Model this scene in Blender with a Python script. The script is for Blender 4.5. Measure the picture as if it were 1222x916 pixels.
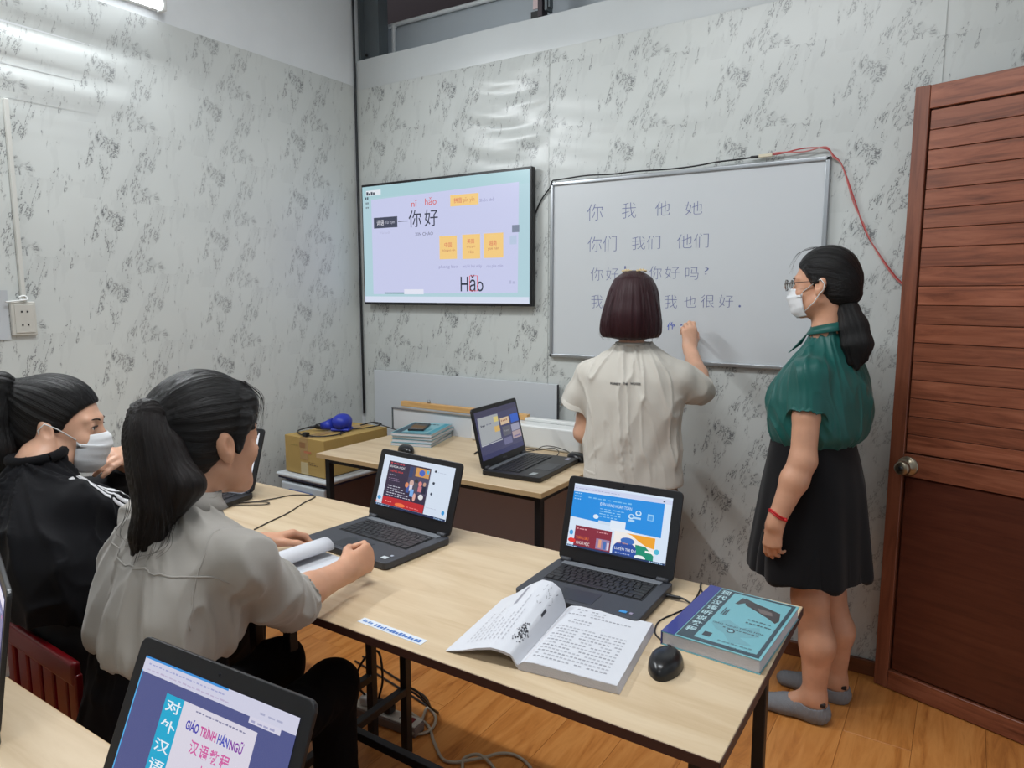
import bpy, bmesh, math, random
import numpy as np
from mathutils import Matrix, Vector, Euler
from math import radians as rad, sin, cos, pi
for _o in list(bpy.data.objects): bpy.data.objects.remove(_o)
S = bpy.context.scene
COL = S.collection
random.seed(7)
# ------------------------------------------------------------- camera
cd = bpy.data.cameras.new('camera'); cam = bpy.data.objects.new('camera', cd); COL.objects.link(cam)
cd.sensor_fit = 'HORIZONTAL'; cd.sensor_width = 36.0; cd.lens = 840 * 36.0 / 1222
cd.clip_start = 0.02
cam.location = (0, 0, 1.42); cam.rotation_euler = (rad(90 - 7.46), 0, rad(32.9))
S.camera = cam
# ------------------------------------------------------------- world, light, exposure
S.view_settings.view_transform = 'Standard'; S.view_settings.look = 'None'
S.view_settings.gamma = 1; S.view_settings.use_curve_mapping = False
S.view_settings.exposure = 0.0
W = bpy.data.worlds.new('world'); S.world = W; W.use_nodes = True
W.node_tree.nodes['Background'].inputs[0].default_value = (0.55, 0.6, 0.66, 1)
W.node_tree.nodes['Background'].inputs[1].default_value = 1.0
def area(name, loc, rot, sx, sy, power, col=(0.93, 0.97, 1.0)):
    l = bpy.data.lights.new(name, 'AREA'); l.shape = 'RECTANGLE'; l.size = sx; l.size_y = sy
    l.energy = power; l.color = col
    o = bpy.data.objects.new(name, l); COL.objects.link(o); o.location = loc; o.rotation_euler = rot
    return o
# the LED battens of the room: one on the left wall (seen), two under the ceiling behind the camera
area('batten_light_left', (-2.70, 1.12, 2.53), (0, rad(-62), 0), 0.05, 1.15, 25)
area('batten_light_ceiling', (-0.9, 1.05, 3.02), (0, 0, 0), 1.2, 0.06, 33)
area('batten_light_ceiling_back', (-0.6, -1.1, 3.02), (0, 0, 0), 1.2, 0.06, 13)
# ------------------------------------------------------------- materials
def lin(c):
    return tuple((x / 12.92 if x <= 0.04045 else ((x + 0.055) / 1.055) ** 2.4) for x in [v / 255.0 for v in c])
MC = {}
def mat(name, rgb, rough=0.5, metal=0.0, spec=0.5, bump=0.0, bscale=200.0, var=0.0, vscale=8.0, sheen=0.0, coat=0.0):
    """plain procedural material, rgb in 0..255 sRGB, with optional fine bump / colour mottling"""
    if name in MC: return MC[name]
    m = bpy.data.materials.new(name); m.use_nodes = True; nt = m.node_tree; N = nt.nodes; L = nt.links
    b = N['Principled BSDF']; c = lin(rgb)
    b.inputs['Base Color'].default_value = (*c, 1); b.inputs['Roughness'].default_value = rough
    b.inputs['Metallic'].default_value = metal; b.inputs['Specular IOR Level'].default_value = spec
    if sheen: b.inputs['Sheen Weight'].default_value = sheen
    if coat: b.inputs['Coat Weight'].default_value = coat
    m.diffuse_color = (*c, 1)
    tc = N.new('ShaderNodeTexCoord')
    if bump:
        n = N.new('ShaderNodeTexNoise'); n.inputs['Scale'].default_value = bscale; n.inputs['Detail'].default_value = 3
        L.new(tc.outputs['Object'], n.inputs['Vector'])
        bp = N.new('ShaderNodeBump'); bp.inputs['Strength'].default_value = bump; bp.inputs['Distance'].default_value = 0.002
        L.new(n.outputs['Fac'], bp.inputs['Height']); L.new(bp.outputs['Normal'], b.inputs['Normal'])
    if var:
        n = N.new('ShaderNodeTexNoise'); n.inputs['Scale'].default_value = vscale; n.inputs['Detail'].default_value = 5
        L.new(tc.outputs['Object'], n.inputs['Vector'])
        r = N.new('ShaderNodeValToRGB')
        r.color_ramp.elements[0].position = 0.3; r.color_ramp.elements[1].position = 0.7
        r.color_ramp.elements[0].color = (*[x * (1 - var) for x in c], 1)
        r.color_ramp.elements[1].color = (*[min(1, x * (1 + var)) for x in c], 1)
        L.new(n.outputs['Fac'], r.inputs['Fac']); L.new(r.outputs['Color'], b.inputs['Base Color'])
    MC[name] = m; return m
def emat(rgb, k=1.0):
    name = 'lit_%02x%02x%02x_%g' % (*[int(v) for v in rgb], k)
    if name in MC: return MC[name]
    m = bpy.data.materials.new(name); m.use_nodes = True; nt = m.node_tree; N = nt.nodes
    b = N['Principled BSDF']; b.inputs['Base Color'].default_value = (0.01, 0.01, 0.01, 1)
    b.inputs['Roughness'].default_value = 0.25
    b.inputs['Emission Color'].default_value = (*lin(rgb), 1); b.inputs['Emission Strength'].default_value = k
    MC[name] = m; return m
def pmat(rgb, rough=0.6):
    return mat('print_%02x%02x%02x_%g' % (*[int(v) for v in rgb], rough), rgb, rough)
def nodes(name, rough=0.5):
    m = bpy.data.materials.new(name); m.use_nodes = True
    N = m.node_tree.nodes; L = m.node_tree.links; b = N['Principled BSDF']; b.inputs['Roughness'].default_value = rough
    return m, N, L, b
def ramp(N, pts):
    r = N.new('ShaderNodeValToRGB'); e = r.color_ramp.elements
    while len(e) < len(pts): e.new(0.5)
    for i, (p, c) in enumerate(pts):
        e[i].position = p; e[i].color = (*(lin(c) if len(c) == 3 else c[:3]), 1)
    return r
def wood(name, pts, stretch, scale=3.0, rough=0.4, knots=False, bump=0.08, distort=0.6, perobj=0.0):
    m, N, L, b = nodes(name, rough)
    tc = N.new('ShaderNodeTexCoord'); mp = N.new('ShaderNodeMapping'); mp.inputs['Scale'].default_value = stretch
    src = tc.outputs['Object']
    if perobj:
        oi = N.new('ShaderNodeObjectInfo'); va = N.new('ShaderNodeVectorMath'); va.operation = 'ADD'
        cx = N.new('ShaderNodeCombineXYZ'); mu = N.new('ShaderNodeMath'); mu.operation = 'MULTIPLY'; mu.inputs[1].default_value = 37.0
        L.new(oi.outputs['Random'], mu.inputs[0])
        for i in range(3): L.new(mu.outputs[0], cx.inputs[i])
        L.new(tc.outputs['Object'], va.inputs[0]); L.new(cx.outputs[0], va.inputs[1]); src = va.outputs[0]
    L.new(src, mp.inputs['Vector'])
    n = N.new('ShaderNodeTexNoise'); n.inputs['Scale'].default_value = scale; n.inputs['Detail'].default_value = 7
    n.inputs['Roughness'].default_value = 0.62; n.inputs['Distortion'].default_value = distort
    L.new(mp.outputs[0], n.inputs['Vector'])
    r = ramp(N, pts); L.new(n.outputs['Fac'], r.inputs['Fac']); out = r.outputs['Color']
    if knots:
        v = N.new('ShaderNodeTexVoronoi'); v.inputs['Scale'].default_value = 3.1
        m2 = N.new('ShaderNodeMapping'); m2.inputs['Scale'].default_value = (0.6, 1.25, 1); L.new(tc.outputs['Object'], m2.inputs['Vector'])
        L.new(m2.outputs[0], v.inputs['Vector'])
        r2 = ramp(N, [(0.0, (150, 112, 70)), (0.035, (190, 155, 110)), (0.05, (255, 255, 255))])
        L.new(v.outputs['Distance'], r2.inputs['Fac'])
        mx = N.new('ShaderNodeMix'); mx.data_type = 'RGBA'; mx.blend_type = 'MULTIPLY'; mx.inputs['Factor'].default_value = 0.55
        L.new(out, mx.inputs[6]); L.new(r2.outputs['Color'], mx.inputs[7]); out = mx.outputs[2]
    if perobj:
        hs = N.new('ShaderNodeHueSaturation'); ma = N.new('ShaderNodeMapRange')
        ma.inputs[3].default_value = 1 - perobj; ma.inputs[4].default_value = 1 + perobj
        L.new(oi.outputs['Random'], ma.inputs[0]); L.new(ma.outputs[0], hs.inputs['Value']); L.new(out, hs.inputs['Color']); out = hs.outputs[0]
    L.new(out, b.inputs['Base Color'])
    bp = N.new('ShaderNodeBump'); bp.inputs['Strength'].default_value = bump; bp.inputs['Distance'].default_value = 0.002
    L.new(n.outputs['Fac'], bp.inputs['Height']); L.new(bp.outputs['Normal'], b.inputs['Normal'])
    return m
TABLEWOOD = wood('birch_plywood', [(0.25, (186, 160, 124)), (0.5, (204, 181, 148)), (0.75, (215, 195, 164))], (1.0, 9, 9), 2.2, 0.42, knots=True, bump=0.03)
FLOORWOOD = wood('orange_laminate', [(0.25, (150, 86, 38)), (0.45, (198, 128, 64)), (0.6, (212, 144, 78)), (0.8, (182, 110, 52))], (7, 0.8, 7), 2.4, 0.32, bump=0.05, distort=1.6, perobj=0.05)
DOORWOOD = wood('red_brown_door_wood', [(0.25, (88, 45, 29)), (0.5, (139, 80, 56)), (0.75, (166, 103, 76))], (1.2, 9, 14), 3.2, 0.38, bump=0.1, distort=0.8, perobj=0.12)
DOORWOODV = wood('red_brown_door_wood_upright', [(0.25, (92, 48, 32)), (0.5, (126, 72, 50)), (0.75, (142, 86, 62))], (14, 9, 1.1), 3.0, 0.38, bump=0.1)
SKIRTWOOD = wood('brown_skirting_wood', [(0.25, (80, 44, 26)), (0.75, (120, 70, 42))], (1.5, 9, 20), 3.0, 0.4)
BARWOOD = wood('pine_strip_wood', [(0.25, (196, 146, 84)), (0.75, (222, 180, 122))], (1.5, 9, 20), 3.0, 0.5)
CARDBOARD = mat('cardboard', (176, 146, 84), 0.75, bump=0.2, bscale=60, var=0.06, vscale=6)
BLACKMETAL = mat('black_painted_metal', (22, 22, 24), 0.45)
EDGEBROWN = mat('dark_brown_edge_band', (70, 42, 34), 0.5)
WHITEPL = mat('white_plastic', (222, 224, 222), 0.35)
BLACKPL = mat('black_plastic', (24, 24, 27), 0.38)
DARKGREY = mat('dark_grey_plastic', (58, 60, 66), 0.5, bump=0.15, bscale=900)
ALU = mat('aluminium', (176, 180, 184), 0.32, metal=0.85)
STEEL = mat('galvanised_steel', (96, 104, 108), 0.5, metal=0.3, var=0.1)
PAPER = mat('page_paper', (208, 210, 216), 0.7)
PAPEREDGE = mat('page_edges', (205, 203, 208), 0.8, bump=0.5, bscale=400)
PAINT = mat('pale_grey_paint', (190, 197, 200), 0.55, var=0.02)
def wallpaper_mat(name, swap):
    m, N, L, b = nodes(name, 0.33)
    tc = N.new('ShaderNodeTexCoord'); sp = N.new('ShaderNodeSeparateXYZ'); L.new(tc.outputs['Object'], sp.inputs[0])
    cb = N.new('ShaderNodeCombineXYZ'); L.new(sp.outputs['Y' if swap else 'X'], cb.inputs[0]); L.new(sp.outputs['Z'], cb.inputs[1])
    # the printed design repeats: wrap the coordinates, each strip of film shifted a little
    def mth(op, a, b_): 
        n = N.new('ShaderNodeMath'); n.operation = op
        for i, v in enumerate((a, b_)):
            if isinstance(v, (int, float)): n.inputs[i].default_value = v
            else: L.new(v, n.inputs[i])
        return n.outputs[0]
    PU, PV = 0.46, 0.275
    uu = mth('DIVIDE', sp.outputs['Y' if swap else 'X'], PU); cell = mth('FLOOR', uu, 0); 
    vv = mth('ADD', mth('DIVIDE', sp.outputs['Z'], PV), mth('MULTIPLY', cell, 0.19))
    tile = N.new('ShaderNodeCombineXYZ'); L.new(mth('MULTIPLY', mth('FRACT', uu, 0), PU), tile.inputs[0]); L.new(mth('MULTIPLY', mth('FRACT', vv, 0), PV), tile.inputs[1])
    smt = N.new('ShaderNodeTexNoise'); smt.inputs['Scale'].default_value = 0.9; smt.inputs['Detail'].default_value = 1; L.new(tc.outputs['Object'], smt.inputs['Vector'])
    def mapped(rot, sc, loc=(0, 0, 0)):
        a = N.new('ShaderNodeMapping'); a.vector_type = 'POINT'; a.inputs['Rotation'].default_value = (0, 0, rot)
        a.inputs['Scale'].default_value = (1, 1, 1); L.new(tile.outputs[0], a.inputs['Vector'])
        c = N.new('ShaderNodeMapping'); c.inputs['Scale'].default_value = sc; c.inputs['Location'].default_value = loc
        L.new(a.outputs[0], c.inputs['Vector']); return c.outputs[0]
    def noise(vec, scale, det=4, ro=0.5, di=0.0):
        n = N.new('ShaderNodeTexNoise'); n.inputs['Scale'].default_value = scale; n.inputs['Detail'].default_value = det
        n.inputs['Roughness'].default_value = ro; n.inputs['Distortion'].default_value = di; L.new(vec, n.inputs['Vector']); return n.outputs['Fac']
    def math_(op, a, b_=None, c=None):
        n = N.new('ShaderNodeMath'); n.operation = op
        for i, v in enumerate((a, b_, c)):
            if v is None: continue
            if isinstance(v, (int, float)): n.inputs[i].default_value = v
            else: L.new(v, n.inputs[i])
        return n.outputs[0]
    def smooth(v, lo, hi):
        n = N.new('ShaderNodeMapRange'); n.interpolation_type = 'SMOOTHSTEP'; L.new(v, n.inputs[0])
        n.inputs[1].default_value = lo; n.inputs[2].default_value = hi; return n.outputs[0]
    slant = 0.24 if not swap else 0.20
    # long slanted vein lines inside patches
    v1 = mapped(slant, (3.3, 1.0, 1))
    ln = noise(v1, 4.4, 7, 0.70, 0.35)
    line = math_('SUBTRACT', 1.0, smooth(math_('ABSOLUTE', math_('SUBTRACT', ln, 0.5)), 0.003, 0.017))
    ln2 = noise(mapped(slant, (1.5, 1.0, 1), (4.3, 1.7, 0)), 12, 6, 0.72, 1.4)
    line2 = math_('SUBTRACT', 1.0, smooth(math_('ABSOLUTE', math_('SUBTRACT', ln2, 0.47)), 0.006, 0.030))
    patch = smooth(noise(mapped(slant, (3.2, 0.9, 1), (1.3, 9.1, 0)), 4.6, 3, 0.6, 0.3), 0.49, 0.55)
    patch2 = smooth(noise(mapped(slant, (1.7, 0.85, 1), (7.7, 3.1, 0)), 5.6, 2, 0.5, 0.2), 0.60, 0.65)
    broken = smooth(noise(mapped(0.2, (1, 1, 1), (2, 5, 0)), 30, 3, 0.6), 0.34, 0.48)
    a = math_('MULTIPLY', math_('MULTIPLY', line, patch), broken)
    c = math_('MULTIPLY', math_('MULTIPLY', line2, patch2), 0.95)
    vein = math_('MAXIMUM', a, c)
    haze = math_('MULTIPLY', math_('MAXIMUM', patch2, math_('MULTIPLY', patch, 0.5)), 0.10)
    f = math_('MINIMUM', math_('ADD', math_('MULTIPLY', vein, math_('MULTIPLY_ADD', smooth(smt.outputs['Fac'], 0.35, 0.65), 0.30, 0.50)), haze), 1.0)
    base = ramp(N, [(0.3, (206, 210, 208)), (0.7, (218, 222, 219))] if swap else [(0.3, (193, 197, 195)), (0.7, (205, 209, 206))]); L.new(noise(cb.outputs[0], 1.6, 4), base.inputs['Fac'])
    mx = N.new('ShaderNodeMix'); mx.data_type = 'RGBA'; L.new(f, mx.inputs['Factor']); L.new(base.outputs['Color'], mx.inputs[6])
    mx.inputs[7].default_value = (*lin((66, 68, 74)), 1)
    L.new(mx.outputs[2], b.inputs['Base Color'])
    bp = N.new('ShaderNodeBump'); bp.inputs['Strength'].default_value = 0.25; bp.inputs['Distance'].default_value = 0.004
    L.new(noise(cb.outputs[0], 5, 3), bp.inputs['Height']); L.new(bp.outputs['Normal'], b.inputs['Normal'])
    return m
# ------------------------------------------------------------- mesh helpers
class MB:
    """collects shapes in one bmesh; each shape may take its own material slot"""
    def __init__(s): s.bm = bmesh.new(); s.mats = []; s.wn = False
    def slot(s, m):
        if m not in s.mats: s.mats.append(m)
        return s.mats.index(m)
    def _fin(s, faces, m, smooth=False):
        i = s.slot(m)
        for f in faces: f.material_index = i; f.smooth = smooth
    def box(s, c, size, m, bev=0.0, seg=2, M=None, smooth=False):
        t = bmesh.new(); bmesh.ops.create_cube(t, size=1)
        bmesh.ops.scale(t, vec=size, verts=t.verts)
        if bev: bmesh.ops.bevel(t, geom=t.edges[:], offset=bev, segments=seg, profile=0.5, affect='EDGES')
        X = Matrix.Translation(c)
        if M is not None: X = M @ X
        bmesh.ops.transform(t, matrix=X, verts=t.verts); s.wn = s.wn or (bev > 0 and seg > 1); s.merge(t, m, smooth or (bev > 0 and seg > 1))
    def merge(s, t, m, smooth):
        i = s.slot(m); vm = {}
        for v in t.verts: vm[v] = s.bm.verts.new(v.co)
        for f in t.faces:
            try: g = s.bm.faces.new([vm[v] for v in f.verts])
            except ValueError: continue
            g.material_index = i; g.smooth = smooth
        t.free()
    def prism(s, pts, z0, z1, m, M=None, bev=0.0, smooth=False):
        """polygon pts in xy extruded in z"""
        t = bmesh.new(); a = [t.verts.new((x, y, z0)) for x, y in pts]; b = [t.verts.new((x, y, z1)) for x, y in pts]
        n = len(pts); t.faces.new(a[::-1]); t.faces.new(b)
        for i in range(n): t.faces.new((a[i], a[(i + 1) % n], b[(i + 1) % n], b[i]))
        if bev:
            es = [e for e in t.edges if abs(e.verts[0].co.z - e.verts[1].co.z) < 1e-6]
            bmesh.ops.bevel(t, geom=es, offset=bev, segments=2, profile=0.5, affect='EDGES')
        if M is not None: bmesh.ops.transform(t, matrix=M, verts=t.verts)
        s.merge(t, m, smooth)
    def cyl(s, p0, p1, r, m, r2=None, seg=16, cap=True):
        p0 = Vector(p0); p1 = Vector(p1); s.tube([p0, p1], [r, r if r2 is None else r2], m, seg, cap)
    def tube(s, pts, r, m, seg=8, cap=True, flat=None):
        pts = [Vector(p) for p in pts]; n = len(pts)
        rr = r if isinstance(r, (list, tuple)) else [r] * n
        i = s.slot(m); up = Vector((0, 0, 1)); rings = []; prev = None
        for k in range(n):
            d = (pts[min(k + 1, n - 1)] - pts[max(k - 1, 0)]).normalized()
            if prev is None:
                a = d.cross(up)
                if a.length < 1e-3: a = d.cross(Vector((1, 0, 0)))
            else: a = prev - d * prev.dot(d)
            a.normalize(); prev = a; b = d.cross(a)
            rings.append([s.bm.verts.new(pts[k] + (a * cos(2 * pi * j / seg) + b * sin(2 * pi * j / seg) * (flat or 1)) * rr[k]) for j in range(seg)])
        for k in range(n - 1):
            for j in range(seg):
                f = s.bm.faces.new((rings[k][j], rings[k][(j + 1) % seg], rings[k + 1][(j + 1) % seg], rings[k + 1][j])); f.material_index = i; f.smooth = True
        if cap:
            f = s.bm.faces.new(rings[0][::-1]); f.material_index = i
            f = s.bm.faces.new(rings[-1]); f.material_index = i
    def lathe(s, prof, m, M=None, seg=24):
        """prof: list of (r, z) bottom to top"""
        i = s.slot(m); X = M or Matrix.Identity(4); rings = []
        for r, z in prof:
            if r < 1e-6: rings.append([s.bm.verts.new(X @ Vector((0, 0, z)))])
            else: rings.append([s.bm.verts.new(X @ Vector((r * cos(2 * pi * j / seg), r * sin(2 * pi * j / seg), z))) for j in range(seg)])
        for a, b in zip(rings, rings[1:]):
            for j in range(seg):
                q = [a[j % len(a)], a[(j + 1) % len(a)], b[(j + 1) % len(b)], b[j % len(b)]]
                u = []
                for v in q:
                    if v not in u: u.append(v)
                if len(u) > 2:
                    try: f = s.bm.faces.new(u); f.material_index = i; f.smooth = True
                    except ValueError: pass
    def grid(s, fn, nu, nv, m, smooth=True, closed=False):
        i = s.slot(m); V = [[s.bm.verts.new(fn(u / nu, v / nv)) for v in range(nv + 1)] for u in range(nu + 1)]
        for u in range(nu):
            for v in range(nv):
                f = s.bm.faces.new((V[u][v], V[u + 1][v], V[u + 1][v + 1], V[u][v + 1])); f.material_index = i; f.smooth = smooth
    def build(s, name, parent=None, solid=0.0):
        bmesh.ops.recalc_face_normals(s.bm, faces=s.bm.faces[:])
        me = bpy.data.meshes.new(name); s.bm.to_mesh(me); s.bm.free()
        for m in s.mats: me.materials.append(m)
        o = bpy.data.objects.new(name, me); COL.objects.link(o)
        if parent: o.parent = parent
        if s.wn: md = o.modifiers.new('wn', 'WEIGHTED_NORMAL'); md.weight = 90
        if solid:
            md = o.modifiers.new('solid', 'SOLIDIFY'); md.thickness = solid
        return o
def tag(o, label=None, cat=None, group=None, kind=None):
    for k, v in (('label', label), ('category', cat), ('group', group), ('kind', kind)):
        if v: o[k] = v
    return o
def empty(name, loc, rz=0, label=None, cat=None, group=None):
    o = bpy.data.objects.new(name, None); COL.objects.link(o); o.location = loc; o.rotation_euler = (0, 0, rz)
    o.empty_display_size = 0.1
    return tag(o, label, cat, group)
def place(o, loc, rz=0): o.location = loc; o.rotation_euler = (0, 0, rz); return o
def wparent(o, root):
    """parent a mesh made in world coordinates to a thing that stands elsewhere"""
    o.parent = root; o.matrix_parent_inverse = (Matrix.Translation(root.location) @ root.rotation_euler.to_matrix().to_4x4()).inverted(); return o
TXT = {}
def textmesh(s, off=0.0):
    k = (s, off)
    if k in TXT: return TXT[k]
    c = bpy.data.curves.new('t', 'FONT'); c.body = s; c.resolution_u = 3; c.offset = off
    o = bpy.data.objects.new('t', c)
    me = bpy.data.meshes.new_from_object(o)
    vs = np.array([v.co[:] for v in me.vertices]) if len(me.vertices) else np.zeros((0, 3)); fs = [tuple(p.vertices) for p in me.polygons]
    bpy.data.objects.remove(o); bpy.data.curves.remove(c); bpy.data.meshes.remove(me)
    TXT[k] = (vs, fs); return TXT[k]
def flat(name, parent, fn, items, matfn=pmat, step=0.00018, nrm=None):
    """flat print on a surface. fn(x, y, h) maps print coordinates (and height over the surface) to local 3D.
    items in painting order: ('r',x0,y0,x1,y1,col) ('p',pts,col) ('c',x,y,rx,ry,col) ('t',text,x0,y0,x1,y1,col[,off]) ('d',x0,y0,x1,y1,col,n,seed) ('l',pts,w,col)"""
    vs = []; fs = []; mi = []; mats = []; rnd = random.Random(5)
    def add(v2, faces, col, lay):
        m = matfn(col)
        if m not in mats: mats.append(m)
        k = mats.index(m); b = len(vs); h = 0.0003 + lay * step
        vs.extend([fn(x, y, h) for x, y in v2])
        for f in faces: fs.append(tuple(b + i for i in f)); mi.append(k)
    for lay, it in enumerate(items):
        t = it[0]; lay = lay * 0.35
        if t == 'r':
            _, x0, y0, x1, y1, col = it; add([(x0, y0), (x1, y0), (x1, y1), (x0, y1)], [(0, 1, 2, 3)], col, lay)
        elif t == 'p': add(it[1], [tuple(range(len(it[1])))], it[2], lay)
        elif t == 'c':
            _, x, y, rx, ry, col = it; add([(x + rx * cos(a * pi / 10), y + ry * sin(a * pi / 10)) for a in range(20)], [tuple(range(20))], col, lay)
        elif t == 't':
            s, x0, y0, x1, y1, col = it[1:7]; v, f = textmesh(s, it[7] if len(it) > 7 else 0.0)
            if not len(v): continue
            a = v.min(0); b = v.max(0); sx = (x1 - x0) / max(b[0] - a[0], 1e-6); sy = (y1 - y0) / max(b[1] - a[1], 1e-6)
            add([(x0 + (p[0] - a[0]) * sx, y0 + (p[1] - a[1]) * sy) for p in v], f, col, lay)
        elif t == 'd':     # a row of word-like dashes
            x0, y0, x1, y1, col, n = it[1:7]; r = random.Random(it[7] if len(it) > 7 else 1); w = (x1 - x0) / n
            for i in range(n):
                q = w * r.uniform(0.55, 0.88); hh = (y1 - y0) * r.uniform(0.6, 1.0); xs = x0 + i * w
                add([(xs, y0), (xs + q, y0), (xs + q, y0 + hh), (xs, y0 + hh)], [(0, 1, 2, 3)], col, lay)
        elif t == 'l':
            pts, w, col = it[1:4]
            for (xa, ya), (xb, yb) in zip(pts, pts[1:]):
                d = math.hypot(xb - xa, yb - ya) or 1; nx, ny = -(yb - ya) / d * w / 2, (xb - xa) / d * w / 2
                add([(xa + nx, ya + ny), (xb + nx, yb + ny), (xb - nx, yb - ny), (xa - nx, ya - ny)], [(0, 1, 2, 3)], col, lay)
    me = bpy.data.meshes.new(name); me.from_pydata([tuple(v) for v in vs], [], fs)
    for m in mats: me.materials.append(m)
    me.polygons.foreach_set('material_index', mi)
    o = bpy.data.objects.new(name, me); COL.objects.link(o)
    if parent: o.parent = parent
    return o
# catmull-rom through points
def curve(pts, n=8):
    P = [Vector(p) for p in pts]; P = [P[0] * 2 - P[1]] + P + [P[-1] * 2 - P[-2]]; out = []
    for i in range(1, len(P) - 2):
        for k in range(n):
            t = k / n
            out.append(0.5 * ((2 * P[i]) + (-P[i - 1] + P[i + 1]) * t + (2 * P[i - 1] - 5 * P[i] + 4 * P[i + 1] - P[i + 2]) * t * t + (-P[i - 1] + 3 * P[i] - 3 * P[i + 1] + P[i + 2]) * t ** 3))
    out.append(P[-2]); return out
# ============================================================= the room
XL, YB, XR, YF, ZC = -2.80, 2.81, 0.64, -1.7, 3.1
def wrinkle(u, v, u0, u1, v0, v1, amp, n, tilt=0.0):
    if not (u0 < u < u1 and v0 < v < v1): return 0.0
    a = (u - u0) / (u1 - u0); b = (v - v0) / (v1 - v0)
    e = sin(pi * a) ** 0.5 * sin(pi * b) ** 0.6
    sag = 4 * a * (1 - a) * 0.12
    return amp * e * (sin((b + sag + tilt * a) * n * 2 * pi) * 0.5 + 0.35 * sin((b * 1.7 + 0.3 * a + sag) * n * 2.3 * pi) + 0.6)
b = MB(); b.box(((XL + XR) / 2, (YF + YB) / 2 + 0.2, -0.06), (XR - XL + 0.7, YB - YF + 0.9, 0.1), mat('subfloor', (90, 60, 40)))
floor = tag(b.build('floor'), kind='structure')
# laminate planks, running towards the board wall, each its own piece
pw, plen = 0.196, 1.22; k = 0; x = XL
while x < XR + 0.3:
    y = YF - (k * 0.437 % plen)
    while y < YB:
        y0 = max(y, YF); y1 = min(y + plen, YB); x1 = min(x + pw, XR + 0.3)
        if y1 - y0 > 0.03 and x1 - x > 0.02:
            q = MB(); q.box((0, 0, 0), (x1 - x - 0.0008, y1 - y0 - 0.0008, 0.01), FLOORWOOD, bev=0.0006, seg=1)
            o = q.build('plank', floor); o.location = ((x + x1) / 2, (y0 + y1) / 2, -0.005)
        y += plen
    x += pw; k += 1
# left wall
b = MB(); b.box((XL - 0.05, (YF + YB) / 2, ZC / 2), (0.1, YB - YF + 0.1, ZC), mat('white_paint', (232, 236, 238), 0.5, var=0.02))
wl = tag(b.build('wall_left'), kind='structure')
WPL = wallpaper_mat('marbled_wallpaper_side', True); WPB = wallpaper_mat('marbled_wallpaper_back', False)
b = MB()
def fL(u, v):
    y = -0.9 + (YB - 0.02 + 0.9) * u; z = 0.0 + 2.49 * v
    return (XL + 0.002 + wrinkle(y, z, 0.3, 1.62, 2.08, 2.5, 0.016, 3.2, 0.25) + wrinkle(y, z, 0.2, 1.9, 1.95, 2.3, 0.004, 6), y, z)
b.grid(fL, 110, 90, WPL); b.build('wallpaper', wl)
# back wall: papered partition that stops below the ceiling
b = MB(); b.box(((XL + XR) / 2, YB + 0.04, 1.305), (XR - XL, 0.08, 2.61), PAINT)
wb = tag(b.build('wall_back'), kind='structure')
b = MB()
def fB(u, v):
    x = XL + 0.01 + (XR - XL - 0.02) * u; z = 2.47 * v
    return (x, YB - 0.002 - wrinkle(x, z, -2.12, -1.62, 1.96, 2.47, 0.013, 3.4) - wrinkle(x, z, -1.75, -0.9, 1.9, 2.3, 0.004, 4, 0.3), z)
b.grid(fB, 150, 100, WPB); b.build('wallpaper', wb)
b = MB()
b.grid(lambda u, v: (XL + 0.02 + 3.3 * u, YB - 0.006 - 0.003 * sin(u * 31) * v + 0.0035 * (v < 0.1), 2.468 + 0.144 * v), 60, 6, mat('folded_wall_film', (196, 201, 202), 0.38, var=0.03, vscale=3))
b.build('paper_top_fold', wb)
# seams of the wallpaper sheets
b = MB()
for x in (-1.62, -0.13): b.box((x, YB - 0.004, 1.23), (0.0006, 0.003, 2.46), mat('wallpaper_seam', (198, 202, 200), 0.5))
b.build('wallpaper_seam', wb)
# recess above the partition: sunk panel with white trim, dark roof void behind
b = MB(); b.box((-1.0, 3.0, 2.515), (3.7, 0.06, 0.6), mat('recess_panel', (168, 176, 182), 0.5)); tag(b.build('trim_1'), kind='structure')
b = MB()
b.tube(curve([(-2.655, 2.955, 2.62), (-2.655, 2.955, 2.77), (-2.645, 2.955, 2.80), (-2.60, 2.955, 2.812), (-1.6, 2.955, 2.808), (0.6, 2.955, 2.806)], 6), 0.011, mat('white_trim', (205, 210, 212), 0.4), seg=8)
tag(b.build('trim_2'), kind='structure')
b = MB(); b.box((-1.9, 3.7, 3.42), (7.0, 1.8, 0.05), mat('roof_void', (78, 66, 66), 0.8)); tag(b.build('ceiling_void'), kind='structure')
b = MB()
b.box((-1.9, 4.5, 2.9), (7.0, 0.06, 1.3), mat('roof_void', (78, 66, 66), 0.8)); tag(b.build('wall_void'), kind='structure')
b = MB(); b.box((0, 0, 0), (2.4, 0.05, 0.05), BLACKMETAL, M=Matrix.Translation((-2.6, 3.5, 3.30)) @ Matrix.Rotation(rad(62), 4, 'Z')); tag(b.build('roof_beam'), 'dark roof beam in the opening above the board wall', 'beam')
# ceiling over the room
b = MB(); b.box(((XL + XR) / 2, (YF + YB) / 2, ZC + 0.04), (XR - XL + 0.2, YB - YF + 0.1, 0.08), mat('ceiling_panel', (232, 234, 234), 0.7)); tag(b.build('ceiling'), kind='structure')
b = MB(); b.box(((XL + XR) / 2, YF - 0.05, ZC / 2), (XR - XL + 0.2, 0.1, ZC), PAINT); tag(b.build('wall_front'), kind='structure')
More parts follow.
